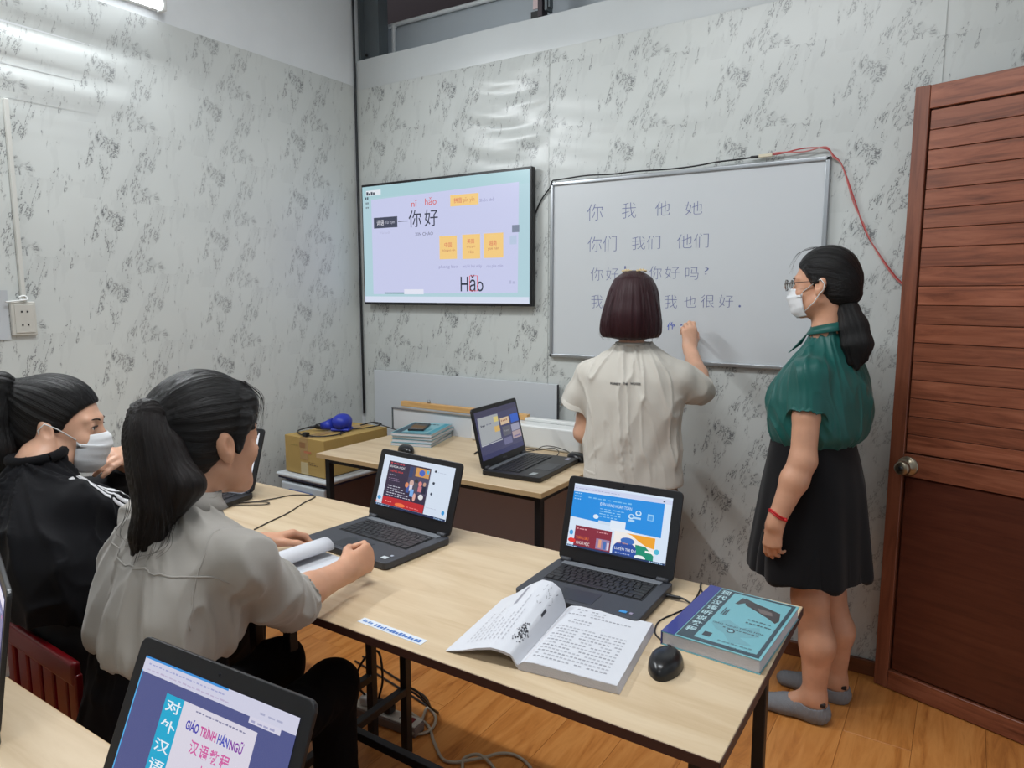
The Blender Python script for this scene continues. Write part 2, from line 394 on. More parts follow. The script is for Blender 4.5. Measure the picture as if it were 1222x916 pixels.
# right wall with the doorway the open door belongs to
b = MB(); DY0, DY1 = 1.66, 2.50
b.box((XR + 0.05, (YF + DY0) / 2, ZC / 2), (0.1, DY0 - YF, ZC), PAINT)
b.box((XR + 0.05, (DY1 + YB) / 2, ZC / 2), (0.1, YB - DY1 + 0.1, ZC), PAINT)
b.box((XR + 0.05, (DY0 + DY1) / 2, (2.1 + ZC) / 2), (0.1, DY1 - DY0, ZC - 2.1), PAINT)
tag(b.build('wall_right'), kind='structure')
b = MB()
for y in (DY0 - 0.0, DY1 + 0.0): b.box((XR + 0.05, y, 1.05), (0.13, 0.05, 2.1), DOORWOODV, bev=0.003)
b.box((XR + 0.05, (DY0 + DY1) / 2, 2.1), (0.13, DY1 - DY0 + 0.05, 0.05), DOORWOOD, bev=0.003)
tag(b.build('trim_3'), kind='structure')
b = MB(); b.box((-0.95, YB - 0.012, 0.029), (XR + 2.4 - 0.15, 0.016, 0.058), SKIRTWOOD, bev=0.003); tag(b.build('baseboard_back'), kind='structure')
b = MB(); b.box((XL + 0.012, 0.5, 0.029), (0.016, 4.4, 0.058), SKIRTWOOD, bev=0.003); tag(b.build('baseboard_left'), kind='structure')
# steel corner column
r = empty('steel_column', (-2.72, 2.88, 2.62), 0, 'grey steel channel column rising from the top of the corner behind the wallpaper', 'column')
b = MB(); b.box((0.005, 0.0, 0.26), (0.13, 0.05, 0.5), STEEL); b.box((-0.058, -0.03, 0.26), (0.012, 0.05, 0.5), STEEL); b.box((0.064, -0.03, 0.26), (0.01, 0.03, 0.5), STEEL)
b.build('channel', r)
b = MB(); b.lathe([(0, 0), (0.008, 0), (0.008, 0.006), (0, 0.008)], BLACKMETAL, Matrix.Translation((-0.03, -0.032, 0.03)) @ Matrix.Rotation(rad(90), 4, 'X'), seg=6); b.build('bolt', r)
# corner cable strip running down the room corner
b = MB(); b.tube([(XL + 0.012, YB - 0.014, 0.75), (XL + 0.010, YB - 0.014, 1.6), (XL + 0.012, YB - 0.014, 2.66), (XL + 0.012, YB - 0.014, 3.08)], 0.006, mat('corner_line', (46, 50, 54), 0.6)); tag(b.build('cable'), 'thin dark cable running down the corner of the two walls', 'cable')
# posts and tag over the partition
r = empty('window_track', (-1.67, 2.80, 2.615), 0, 'dark metal track with a pinkish sticker standing on top of the board wall', 'track')
b = MB(); b.box((0.0, 0.03, 0.16), (0.022, 0.05, 0.32), mat('dark_track', (52, 44, 50), 0.5)); b.box((0.03, 0.03, 0.17), (0.012, 0.05, 0.30), STEEL); b.box((0.046, 0.02, 0.18), (0.007, 0.03, 0.30), STEEL); b.build('rail', r)
b = MB(); b.box((-0.028, 0.02, 0.17), (0.03, 0.004, 0.26), mat('pink_sticker', (196, 176, 176), 0.6)); b.box((-0.028, 0.019, 0.012), (0.04, 0.02, 0.03), BLACKMETAL); b.build('sticker', r)
# LED batten on the left wall
r = empty('led_batten', (XL + 0.02, 1.12, 2.535), 0, 'glowing white tube lamp mounted high on the left wall', 'lamp')
b = MB(); b.box((0.0, 0, 0), (0.03, 1.2, 0.03), WHITEPL, bev=0.004)
for s in (-1, 1): b.box((0.022, s * 0.6, 0), (0.05, 0.02, 0.045), WHITEPL, bev=0.005)
b.build('lamp_body', r)
b = MB(); b.tube([(0.032, -0.59, 0), (0.032, 0.59, 0)], 0.02, emat((245, 250, 255), 6.0), seg=14); b.build('tube', r)
for (x, y) in ((-0.9, 1.05), (-0.6, -1.1)):
    r = empty('led_batten', (x, y, 3.06), 0, 'white tube lamp under the ceiling, %s' % ('the one over the long table' if y > 0 else 'the one at the rear wall'), 'lamp')
    b = MB(); b.box((0, 0, 0.015), (1.24, 0.06, 0.04), WHITEPL, bev=0.005); b.build('lamp_body', r)
    b = MB(); b.tube([(-0.6, 0, -0.018), (0.6, 0, -0.018)], 0.015, emat((245, 250, 255), 3.0), seg=12); b.build('tube', r)
# wall socket with conduit and the plastic sheet behind it
r = empty('wall_socket', (XL + 0.004, 1.151, 1.327), 0, 'off-white double wall socket on the left wall', 'socket')
b = MB(); b.box((0.008, 0, 0), (0.018, 0.078, 0.118), mat('socket_ivory', (206, 204, 196), 0.4), bev=0.004)
b.box((0.018, 0, 0), (0.006, 0.06, 0.10), mat('socket_ivory', (206, 204, 196), 0.4), bev=0.002); b.build('plate', r)
b = MB()
for z in (0.024, -0.022):
    for s in (-1, 1): b.box((0.0215, 0.009 * s, z), (0.002, 0.005, 0.006), BLACKPL)
b.build('socket_holes', r)['kind'] = 'stuff'
b = MB(); b.box((0.010, 0.004, 0.40), (0.016, 0.014, 0.68), mat('conduit_white', (212, 212, 206), 0.45), bev=0.002); b.build('conduit', r)
b = MB(); b.tube(curve([(0.02, -0.055, 0.058), (0.024, -0.02, 0.062), (0.026, 0.01, 0.066), (0.02, 0.005, 0.078), (0.02, -0.012, 0.074), (0.02, -0.005, 0.064)], 6), 0.003, WHITEPL, seg=6); b.build('wire', r)
b = MB(); b.grid(lambda u, v: (XL + 0.006 + 0.003 * sin(9 * u + 5 * v), 0.75 + 0.36 * u, 1.255 + 0.17 * v), 10, 8, mat('pale_film', (196, 200, 204), 0.3)); tag(b.build('plastic_film'), 'pale plastic film patch on the left wall beside the socket', 'film')
# ------------------------------------------------------------- the open door
dn = Vector((0.441, -0.143, 0)).normalized(); ang = math.atan2(dn.y, dn.x)
door = tag(empty('door_1', (-0.2, 2.743, 0.0), ang), kind='structure'); DT = 0.038
def dbox(q, x0, x1, z0, z1, y0, y1, m, bev=0.0015): q.box(((x0 + x1) / 2, (y0 + y1) / 2, (z0 + z1) / 2), (x1 - x0, y1 - y0, z1 - z0), m, bev=bev, seg=1)
DW = 0.80
b = MB(); dbox(b, 0.0, 0.046, 0.004, 2.083, 0, DT, DOORWOODV); b.build('stile', door)
b = MB(); dbox(b, DW - 0.05, DW, 0.004, 2.083, 0, DT, DOORWOODV); b.build('stile', door)
for z0, z1 in ((2.008, 2.081), (0.79, 0.868), (0.004, 0.072)):
    b = MB(); dbox(b, 0.047, DW - 0.051, z0, z1, 0, DT, DOORWOOD); b.build('rail', door)
ns = 18; hh = (2.004 - 0.872) / ns
for i in range(ns):
    z0 = 0.872 + i * hh; b = MB(); dbox(b, 0.05, DW - 0.053, z0 + 0.001, z0 + hh - 0.001, 0.008, 0.026, DOORWOOD, 0.0012); b.build('slat', door)
b = MB(); dbox(b, 0.047, DW - 0.051, 0.872, 2.004, 0.024, 0.030, mat('door_backing', (52, 24, 16), 0.5), 0); b.build('backing', door)
b = MB(); dbox(b, 0.052, DW - 0.056, 0.076, 0.786, 0.009, 0.028, wood('dark_door_panel', [(0.25, (66, 30, 19)), (0.5, (84, 40, 26)), (0.75, (96, 50, 34))], (1.2, 9, 14), 3.2, 0.4, bump=0.06), 0.004); b.build('lower_panel', door)
b = MB(); MX = Matrix.Translation((0.062, -0.0, 0.826)) @ Matrix.Rotation(rad(90), 4, 'X'); CH = mat('brushed_nickel', (150, 140, 122), 0.28, metal=0.9)
b.lathe([(0.0, 0.0), (0.034, 0.0), (0.034, 0.003), (0.03, 0.006), (0.012, 0.009), (0.012, 0.022), (0.02, 0.028), (0.025, 0.04), (0.024, 0.052), (0.018, 0.057), (0, 0.057)], CH, MX)
kn = b.build('door_knob', door)
b = MB(); b.lathe([(0, 0.0568), (0.008, 0.0568), (0.008, 0.0585), (0, 0.0585)], BLACKPL, MX, 16); b.build('keyhole', kn)
# ============================================================= tables
def table(x0, x1, y0, y1, label, legs, edge, mid=True, shade_panel=None, zt=0.75, group=None):
    cx, cy = (x0 + x1) / 2, (y0 + y1) / 2
    r = empty('table', (cx, cy, 0), 0, label, 'table', group)
    t = 0.018
    b = MB(); b.box((0, 0, zt - t / 2 + 0.0), (x1 - x0, y1 - y0, t), TABLEWOOD, bev=0.001, seg=1); top = b.build('tabletop', r)
    e = MB(); ez = 0.008
    for (c, s) in (((0, -(y1 - y0) / 2 - 0.0008), (x1 - x0, 0.0016)), ((0, (y1 - y0) / 2 + 0.0008), (x1 - x0, 0.0016)), ((-(x1 - x0) / 2 - 0.0008, 0), (0.0016, y1 - y0)), (((x1 - x0) / 2 + 0.0008, 0), (0.0016, y1 - y0))):
        e.box((c[0], c[1], zt - t / 2 - 0.0005), (s[0], s[1], t - 0.001), edge)
    e.build('edge_band', top)
    f = MB(); 
    (xa0, xa1, ya), (xb0, xb1, yb) = ((legs[0][0], legs[1][0], legs[0][1]), (legs[2][0], legs[3][0], legs[2][1]))
    L = [Vector((p[0] - cx, p[1] - cy, 0)) for p in legs]      # front-left, front-right, back-left, back-right
    w = 0.026
    for p in L:
        q = MB(); q.box((p.x, p.y, (zt - t) / 2), (w, w, zt - t), BLACKMETAL, bev=0.002, seg=1); q.build('leg', r)
    def bar(a, c, z, nm='crossbar'):
        a = a.copy(); c = c.copy(); d = c - a; q = MB(); M = Matrix.Translation(((a + c) / 2) + Vector((0, 0, z))) @ Matrix.Rotation(math.atan2(d.y, d.x), 4, 'Z')
        q.box((0, 0, 0), (d.length - 0.004, 0.024, 0.024), BLACKMETAL, M=M, bev=0.002, seg=1); q.build(nm, r)
    for a, c in ((0, 2), (1, 3)):
        bar(L[a], L[c], zt - t - 0.013, 'top_rail')
        if mid: bar(L[a], L[c], 0.21)
    for a, c in ((0, 1), (2, 3)): bar(L[a], L[c], zt - t - 0.013, 'top_rail')
    if mid: bar((L[0] * 0.55 + L[2] * 0.45), (L[1] * 0.55 + L[3] * 0.45), 0.21, 'stretcher')
    if shade_panel:
        x0_, x1_, y_, z0_, z1_ = shade_panel; q = MB(); q.box(((x0_ + x1_) / 2 - cx, y_ - cy, (z0_ + z1_) / 2), (x1_ - x0_, 0.012, z1_ - z0_), mat('shaded_wall_board', (176, 172, 182), 0.6)); q.build('shade_board', r)  # added board, stands in for the shaded lower wall behind the table
    return r
t_right = table(-1.434, -0.256, 0.945, 1.545, 'long birch-topped table carrying the open textbook and the laptop with the blue page', [(-1.362, 1.09), (-0.322, 1.06), (-1.372, 1.52), (-0.327, 1.52)], EDGEBROWN)
t_left = table(-2.62, -1.438, 0.95, 1.55, 'birch-topped table at the left wall where the student in the black jacket sits', [(-2.55, 1.09), (-1.495, 1.09), (-2.55, 1.52), (-1.515, 1.52)], EDGEBROWN)
t_back = table(-2.255, -1.163, 1.978, 2.66, 'birch-topped table by the board wall under the television', [(-2.225, 2.02), (-1.195, 2.02), (-2.225, 2.62), (-1.195, 2.62)], mat('plywood_edge', (190, 160, 118), 0.5), mid=False, shade_panel=(-2.20, -1.10, 2.64, 0.03, 0.73))
t_front = table(-2.4, -0.52, -0.15, 0.49, 'birch-topped desk in the foreground carrying two black laptops', [(-2.3, -0.1), (-0.6, -0.1), (-2.3, 0.44), (-0.6, 0.44)], mat('plywood_edge', (190, 160, 118), 0.5), mid=False)
# numbered strip glued on the long table
ML = Matrix.Translation((-0.923, 0.984, 0.75)) @ Matrix.Rotation(rad(-1.5), 4, 'Z')
b = MB(); b.box((0, 0, 0.0004), (0.172, 0.021, 0.0006), mat('strip_paper', (214, 220, 228), 0.5), M=ML); lb = tag(b.build('label_strip'), 'narrow white strip with blue lettering stuck near the front edge of the long table', 'label')
flat('lettering', lb, lambda x, y, h: ML @ Vector((x, y, 0.0007 + h)), [('d', -0.078, -0.004, -0.05, 0.005, (100, 135, 190), 4, 2), ('d', -0.044, -0.006, 0.08, 0.005, (66, 112, 180), 15, 3)])
# ============================================================= television
r = empty('television', (-2.205, 2.76, 1.358), 0, 'wall mounted television showing a lesson slide about saying hello', 'television')
b = MB(); b.box((0, 0.016, 0.306), (1.05, 0.03, 0.622), BLACKPL, bev=0.004); b.box((0.0, 0.028, 0.22), (0.7, 0.024, 0.36), BLACKPL, bev=0.008); b.build('case', r)
b = MB(); b.box((0, -0.0005, 0.306), (1.028, 0.003, 0.596), emat((176, 208, 218), 0.95)); scr = b.build('screen', r)
lil = (200, 204, 236); org = (244, 204, 128); gy = (150, 150, 190); rd = (214, 92, 84); inkc = (40, 44, 66)
tv = [('r', 0, 0, 1, .05, (214, 222, 240)), ('r', 0, 0.9, 1, 1, (170, 206, 214)), ('p', [(.06, .07), (.94, .085), (.946, .915), (.06, .885)], lil),
 ('t', 'nǐ', .325, .797, .364, .852, rd, .004), ('t', 'hǎo', .412, .800, .482, .862, rd, .004),
 ('r', .565, .774, .728, .862, org), ('t', '拼音', .586, .797, .634, .840, rd), ('t', 'pīn yīn', .642, .793, .705, .835, (206, 130, 80)),
 ('t', 'Shēn thể', .733, .791, .815, .822, gy), ('r', .075, .639, .233, .730, (64, 68, 88)), ('t', '词语', .095, .662, .143, .708, (235, 235, 245)), ('t', 'Từ/ cụm', .152, .665, .215, .702, (200, 202, 220)),
 ('r', .238, .681, .302, .687, (90, 92, 110)), ('t', '你', .307, .628, .387, .768, inkc), ('t', '好', .407, .628, .490, .767, inkc),
 ('t', 'XIN CHÀO', .347, .556, .459, .590, (96, 98, 124)), ('t', 'Từ cổ', .110, .589, .182, .610, (176, 178, 206)),
 ('r', .498, .356, .602, .542, org), ('r', .634, .353, .736, .545, org), ('r', .756, .355, .864, .545, org),
 ('t', '中国', .528, .450, .571, .489, rd), ('t', 'zhōngguó rén', .510, .414, .592, .437, (190, 120, 90)), ('t', '英国', .662, .473, .702, .509, rd), ('t', 'yīng guó', .659, .438, .708, .459, (190, 120, 90)), ('t', 'rén', .668, .397, .700, .419, (190, 120, 90)),
 ('t', '越南', .788, .450, .828, .489, rd), ('t', 'yuè nán', .779, .412, .839, .438, (190, 120, 90)),
 ('t', 'phong bao', .493, .276, .605, .308, gy), ('t', 'mười hai mãy', .635, .276, .745, .309, gy), ('t', 'rau pha chín', .772, .274, .861, .304, gy),
 ('r', .911, .542, .949, .597, (124, 134, 156)), ('r', .899, .452, .935, .519, (184, 200, 224)), ('t', 'Hǎo', .622, .092, .753, .225, (30, 40, 60)),
 ('l', [(.675, .098), (.720, .098), (.720, .218), (.675, .218), (.675, .098)], .004, (226, 80, 90)), ('r', .027, .921, .128, .965, (226, 232, 240)), ('d', .03, .925, .09, .955, (60, 66, 80), 4, 2),
 ('d', .022, .89, .046, .915, (60, 66, 80), 2, 3), ('d', .024, .85, .046, .87, (100, 110, 120), 2, 3), ('d', .024, .815, .046, .83, (100, 110, 120), 2, 3), ('r', .14, .073, .27, .085, (120, 150, 156)), ('r', .271, .070, .396, .112, (228, 230, 244)), ('d', .897, .152, .931, .180, (180, 184, 216), 2)]
flat('screen_image', scr, lambda x, y, h: Vector(((x - 0.5) * 1.028, -0.002 - h, 0.306 + (y - 0.5) * 0.596)), tv, matfn=lambda c: emat(c, 0.95))
b = MB(); b.box((0, -0.0018, 0.0035), (0.05, 0.002, 0.004), ALU); b.build('badge', r)

b = MB(); b.tube(curve([(-1.72, 2.795, 1.70), (-1.701, 2.80, 1.745), (-1.655, 2.80, 1.83), (-1.61, 2.798, 1.878), (-1.59, 2.786, 1.905), (-1.555, 2.784, 1.908), (-1.42, 2.784, 1.914), (-1.30, 2.784, 1.909), (-1.19, 2.784, 1.911), (-1.05, 2.784, 1.907), (-0.945, 2.784, 1.909), (-0.86, 2.784, 1.916), (-0.78, 2.784, 1.918), (-0.73, 2.784, 1.920)], 5), 0.0032, BLACKPL, seg=6)
tag(b.build('cable'), 'black cable running from the television along the top of the whiteboard', 'cable')
r = empty('cable_joint', (-0.70, 2.786, 1.921), 0, 'black plug joined to a small cream connector above the whiteboard', 'connector')
b = MB(); b.box((-0.018, 0, 0), (0.03, 0.012, 0.009), BLACKPL, bev=0.002); b.build('plug', r)
b = MB(); b.box((0.022, 0, 0.001), (0.05, 0.012, 0.012), mat('cream_connector', (212, 204, 180), 0.5), bev=0.002); b.build('connector_block', r)
RW = mat('red_wire', (178, 66, 66), 0.45)
for k, (dz, lab) in enumerate(((0.0, 'red'), (0.006, 'pinkish'))):
    b = MB(); b.tube(curve([(-0.66, 2.786, 1.922 + dz), (-0.616, 2.786, 1.925 + 0.5 * dz), (-0.543, 2.785, 1.934 - 2 * dz), (-0.47, 2.785, 1.925 + dz), (-0.445, 2.79, 1.90 - dz), (-0.415, 2.795, 1.862), (-0.367 - dz, 2.798, 1.736), (-0.340 + dz * 0.6, 2.80, 1.66), (-0.305, 2.80, 1.589), (-0.226 - dz, 2.80, 1.475), (-0.17, 2.80, 1.42)], 6), 0.0026, RW if k == 0 else mat('pink_wire', (196, 120, 116), 0.45), seg=6)
    tag(b.build('wire'), ['red wire looping from the connector down the wall behind the door, outer strand', 'paler pinkish wire beside the red wire down the wall behind the door'][k], 'wire')
# ============================================================= whiteboard
r = empty('whiteboard', (-1.027, 2.808, 1.125), 0, 'white writing board with aluminium frame and rows of handwritten blue characters', 'whiteboard')
BW, BH = 1.148, 0.775
b = MB(); b.box((0, -0.008, BH / 2), (BW - 0.01, 0.012, BH - 0.01), mat('whiteboard_enamel', (204, 208, 211), 0.28, coat=0.2)); pn = b.build('board_panel', r)
b = MB(); f = 0.016
for z in (f / 2, BH - f / 2): b.box((0, -0.011, z), (BW, 0.022, f), ALU, bev=0.003)
for x in (-BW / 2 + f / 2, BW / 2 - f / 2): b.box((x, -0.011, BH / 2), (f, 0.022, BH), ALU, bev=0.003)
b.build('frame', r)
ink = (104, 112, 158)
ch = [('你', -1.420, 1.724, -1.346, 1.794), ('我', -1.257, 1.725, -1.193, 1.789), ('他', -1.109, 1.727, -1.047, 1.784), ('她', -0.982, 1.724, -0.914, 1.775), ('你们', -1.415, 1.591, -1.279, 1.656), ('我们', -1.209, 1.594, -1.084, 1.648), ('他们', -1.013, 1.593, -0.884, 1.649),
 ('你', -1.399, 1.468, -1.340, 1.524), ('好', -1.325, 1.468, -1.268, 1.522), ('!', -1.241, 1.49, -1.233, 1.529), ('你', -1.128, 1.471, -1.075, 1.525), ('好', -1.060, 1.473, -0.999, 1.523), ('吗', -0.974, 1.468, -0.920, 1.517), ('?', -0.897, 1.488, -0.879, 1.515),
 ('我', -1.395, 1.349, -1.339, 1.406), ('很', -1.318, 1.352, -1.262, 1.407), ('好', -1.240, 1.352, -1.182, 1.405), ('，', -1.095, 1.338, -1.076, 1.366), ('我', -1.059, 1.353, -1.005, 1.407), ('也', -0.975, 1.357, -0.926, 1.403), ('很', -0.906, 1.358, -0.853, 1.408), ('好', -0.834, 1.359, -0.778, 1.408), ('.', -0.757, 1.360, -0.748, 1.369)]
fnw = lambda x, y, h: Vector((x, -0.0142 - h, y))
for s, x0, z0, x1, z1 in ch: flat('character', pn, fnw, [('t', s, x0 + 1.027, z0 - 1.125, x1 + 1.027, z1 - 1.125, ink, -0.017)], matfn=lambda c: pmat(c, 0.5))
wi = []
bi = (66, 92, 196)
wi += [('l', [(-0.004, .172), (-0.016, .152)], .003, bi), ('l', [(-0.011, .160), (-0.012, .138)], .003, bi), ('l', [(0.004, .172), (-0.002, .158), (0.014, .160), (0.010, .152)], .003, bi), ('l', [(0.005, .158), (0.005, .143)], .003, bi)]
flat('character', pn, fnw, wi, matfn=lambda c: pmat(c, 0.5))
# pale panel leaning on the wall under the television
b = MB(); b.box((-2.125, 2.79, 0.72), (1.14, 0.014, 0.56), mat('pale_panel', (200, 205, 210), 0.4), bev=0.002); b.box((-1.552, 2.785, 0.72), (0.004, 0.012, 0.56), DARKGREY)
tag(b.build('backing_panel'), 'smooth pale grey panel leaning on the wall under the television', 'panel')
# long white casing with a wooden strip on the back table
r = empty('white_casing', (-1.85, 2.58, 0.75), 0, 'long white plastic casing lying at the back of the table under the panel', 'casing')
b = MB(); b.box((0.26, 0, 0.052), (0.56, 0.08, 0.104), WHITEPL, bev=0.012, seg=3); b.build('casing_body', r)
b = MB(); b.box((-0.26, 0.0, 0.05), (0.52, 0.012, 0.10), mat('casing_lid', (206, 210, 214), 0.45)); b.box((-0.26, -0.002, 0.1), (0.52, 0.018, 0.006), ALU); b.box((-0.52, -0.002, 0.05), (0.006, 0.018, 0.104), STEEL); b.build('hinged_flap', r)
b = MB(); b.box((-0.13, 0.045, 0.118), (0.74, 0.03, 0.026), BARWOOD, bev=0.003); b.build('wooden_strip', r)
b = MB(); b.box((0.38, 0.042, 0.112), (0.3, 0.03, 0.016), WHITEPL, bev=0.004); b.tube(curve([(0.5, 0.03, 0.115), (0.54, 0.03, 0.13), (0.56, 0.035, 0.11), (0.57, 0.03, 0.06), (0.575, 0.04, 0.01)], 5), 0.009, mat('grey_hose', (110, 112, 116), 0.5), seg=8); b.build('end_fitting', r)
for x in (-0.33, 0.16): b = MB(); b.lathe([(0, 0), (0.008, 0), (0.008, 0.012), (0.004, 0.018), (0, 0.018)], ALU, Matrix.Translation((x, 0.045, 0.131)), 10); b.build('screw', r)
# ============================================================= laptops
def laptop(label, hx, hy, z, rot, w, d, l, lean, content, bezel, shell=None, keyset=1, stickers=(), wordmark=False, group=None):
    shell = shell or DARKGREY
    r = empty('laptop', (hx, hy, z), rot, label, 'laptop', group)
    t = 0.019; rc = 0.012
    def rr(x0, x1, y0, y1, c, n=4):
        o = []
        for cx, cy, a0 in ((x1 - c, y1 - c, 0), (x0 + c, y1 - c, 90), (x0 + c, y0 + c, 180), (x1 - c, y0 + c, 270)):
            for k in range(n + 1): a = rad(a0 + 90 * k / n); o.append((cx + c * cos(a), cy + c * sin(a)))
        return o
    b = MB(); b.prism(rr(-w / 2, w / 2, -d, 0.008, rc), 0.002, t, shell, bev=0.002)
    for sx in (-1, 1):
        for sy in (-0.02, -d + 0.03): b.box((sx * (w / 2 - 0.03), sy, 0.0022), (0.02, 0.012, 0.004), BLACKPL)
    base = b.build('base', r)
    kw, kd = w * 0.80, d * 0.43; ky = -d * 0.13
    b = MB(); b.box((0, ky - kd / 2, t + 0.0002), (kw + 0.006, kd + 0.006, 0.0008), mat('key_well', (14, 14, 16), 0.6)); b.build('keyboard_well', base)
    b = MB(); rows = [(15, 0.62), (15, 1), (14, 1), (13, 1), (12, 1), (9, 1)]; yy = ky; tot = sum(q[1] for q in rows)
    KEY = mat('key_black', (30, 30, 34), 0.42)
    for ri, (n, hgt) in enumerate(rows):
        hk = kd / tot * hgt; x = -kw / 2
        ws = [1.0] * n
        if ri == 5: ws = [1, 1, 1, 1, 5.2, 1, 1, 1.2, 1.2]
        elif ri == 1: ws[-1] = 1.7
        elif ri == 2: ws[0] = 1.4; ws[-1] = 1.5
        elif ri == 3: ws[0] = 1.7; ws[-1] = 2.1
        elif ri == 4: ws[0] = 2.1; ws[-1] = 2.4
        u = kw / sum(ws)
        for q in ws:
            b.box((x + u * q / 2, yy - hk / 2, t + 0.0016), (u * q - 0.0026, hk - 0.0026, 0.0022), KEY, bev=0.0006, seg=1); x += u * q
        yy -= hk
    tag(b.build('keys', r), kind='stuff')
    b = MB(); b.box((-w * 0.03, -d * 0.80, t + 0.0003), (w * 0.30, d * 0.27, 0.0008), mat('touchpad', (44, 46, 51), 0.35), bev=0.0003, seg=1); b.build('touchpad', r)
    b = MB(); b.box((0, -0.013, t + 0.001), (w * 0.86, 0.02, 0.003), mat('hinge_grille', (108, 112, 118), 0.45), bev=0.001, seg=1); b.build('speaker_grille', base)
    for sx in (-1, 1):
        b = MB(); b.cyl((sx * w * 0.42 - 0.014, 0.0, t + 0.003), (sx * w * 0.42 + 0.014, 0.0, t + 0.003), 0.0065, DARKGREY, seg=12); b.build('hinge', r)
    M = Matrix.Translation((0, 0.001, t + 0.002)) @ Matrix.Rotation(-lean, 4, 'X')
    F = M @ Matrix.Rotation(rad(90), 4, 'X')      # prism xy -> lid x, up
    b = MB(); b.prism(rr(-w / 2, w / 2, 0.0, l, rc), -0.007, 0.0, BLACKPL, M=F, bev=0.0015); lid = b.build('lid', r)
    bl, br, bb, bt = bezel
    sw, sh = w - bl - br, l - bb - bt
    fn = lambda x, y, h: M @ Vector((-w / 2 + bl + x * sw, -0.0006 - h, bb + y * sh))
    fi = flat('screen', lid, fn, content, matfn=lambda c: emat(c, 0.95))
    b = MB(); b.lathe([(0, 0), (0.0022, 0), (0, 0.0006)], mat('lens_glass', (10, 14, 26), 0.15), M @ Matrix.Translation((0, -0.0002, l - bt / 2)) @ Matrix.Rotation(rad(90), 4, 'X'), 10); b.build('webcam', lid)
    if wordmark:
        flat('wordmark', lid, lambda x, y, h: M @ Vector((x, -0.0006 - h, y)), [('t', wordmark, -0.016, bb * 0.38, 0.016, bb * 0.38 + 0.006, (120, 122, 128))])
    for (x, y, sx, sy, col) in stickers:
        b = MB(); b.box((x * w, -y * d, t + 0.0006), (sx, sy, 0.0008), pmat(col, 0.3), bev=0.0002, seg=1); b.build('sticker', r)
    return r
wht = (222, 232, 246)
# L1: blue learning page
c1 = [('r', 0, 0, 1, 1, (216, 230, 248)), ('r', 0, .90, 1, .965, (206, 214, 240)), ('p', [(0, .47), (.22, .455), (.42, .445), (.43, .42), (.58, .40), (.70, .39), (.93, .385), (.93, .90), (0, .875)], (34, 142, 226)),
 ('d', .163, .80, .624, .825, (120, 190, 240), 9, 3), ('t', 'ĐƠN HÀNG HOÀN TOÀN', .294, .715, .62, .775, (214, 236, 252)), ('d', .30, .66, .56, .675, (150, 206, 244), 6, 4), ('d', .30, .62, .52, .635, (150, 206, 244), 5, 5), ('d', .30, .58, .53, .595, (150, 206, 244), 6, 6), ('d', .30, .54, .50, .555, (150, 206, 244), 5, 7),
 ('c', .268, .53, .028, .035, (220, 236, 250)), ('r', .30, .43, .43, .48, (206, 222, 240)), ('r', .424, .391, .578, .52, (226, 236, 248)), ('c', .55, .385, .12, .03, (230, 238, 248)),
 ('c', .625, .625, .03, .04, (200, 228, 248)), ('c', .625, .63, .018, .024, (60, 150, 226)), ('c', .69, .69, .03, .04, (200, 228, 248)), ('c', .69, .695, .018, .024, (60, 150, 226)), ('r', .64, .60, .72, .63, (180, 216, 246)), ('r', .60, .55, .66, .58, (180, 216, 246)), ('r', .782, .611, .841, .705, (150, 206, 246)), ('r', .79, .62, .833, .68, (70, 156, 230)),
 ('r', .071, .02, .456, .345, (134, 40, 60)), ('d', .09, .29, .20, .31, (220, 150, 160), 4), ('d', .30, .29, .43, .31, (220, 150, 160), 5), ('t', 'THÁNG SÁU', .09, .14, .224, .196, (246, 130, 60)), ('t', 'KHOÁ HỌC', .10, .045, .24, .115, (250, 240, 240)), ('c', .05, .10, .04, .035, (226, 56, 50)), ('c', .035, .22, .02, .04, (70, 160, 220)), ('r', .305, .041, .443, .20, (150, 130, 170)), ('r', .33, .06, .36, .19, (222, 160, 130)), ('r', .38, .05, .41, .17, (70, 110, 180)), ('r', .42, .05, .44, .16, (214, 210, 226)),
 ('r', .480, .0, .884, .37, (240, 236, 232)), ('p', [(.60, .365), (.884, .365), (.884, .20), (.80, .22), (.72, .28), (.66, .34)], (240, 164, 44)), ('p', [(.70, .22), (.80, .21), (.884, .10), (.884, .02), (.70, .02)], (24, 140, 112)), ('c', .60, .12, .115, .115, (40, 76, 160)), ('r', .48, .0, .715, .12, (40, 76, 160)), ('c', .62, .25, .07, .05, (60, 110, 190)), ('t', 'HỌC TIẾNG', .515, .19, .63, .225, (246, 170, 60)), ('t', 'LUYỆN THI ĐH', .50, .085, .71, .15, (240, 244, 250)), ('d', .51, .045, .66, .06, (180, 196, 230), 6), ('c', .755, .04, .055, .035, (236, 244, 244)), ('c', .91, .17, .025, .04, (80, 184, 214)), ('r', .80, .13, .88, .16, (246, 246, 244)),
 ('r', 0, 0, 1, .028, (34, 54, 96)), ('d', .0, .003, .12, .024, (170, 200, 230), 7), ('d', .85, .003, .98, .024, (170, 200, 230), 7), ('d', .02, .925, .5, .935, (150, 160, 196), 14), ('c', .925, .93, .01, .01, (50, 70, 90))]
for i in range(4):
    for j in range(3): c1.append(('c', .028 + i * .019, .76 + j * .045, .005, .009, (190, 226, 250)))
BZ = (.018, .022, .034, .018)
L1 = laptop('dark grey laptop with a bright blue web page near the middle of the long table', -0.6627, 1.461, 0.75, rad(1.3), 0.2905, 0.2083, 0.2045, rad(16.5), c1, BZ, stickers=((0.36, 0.90, .016, .010, (60, 140, 200)), (0.42, 0.90, .007, .008, (150, 140, 160))))
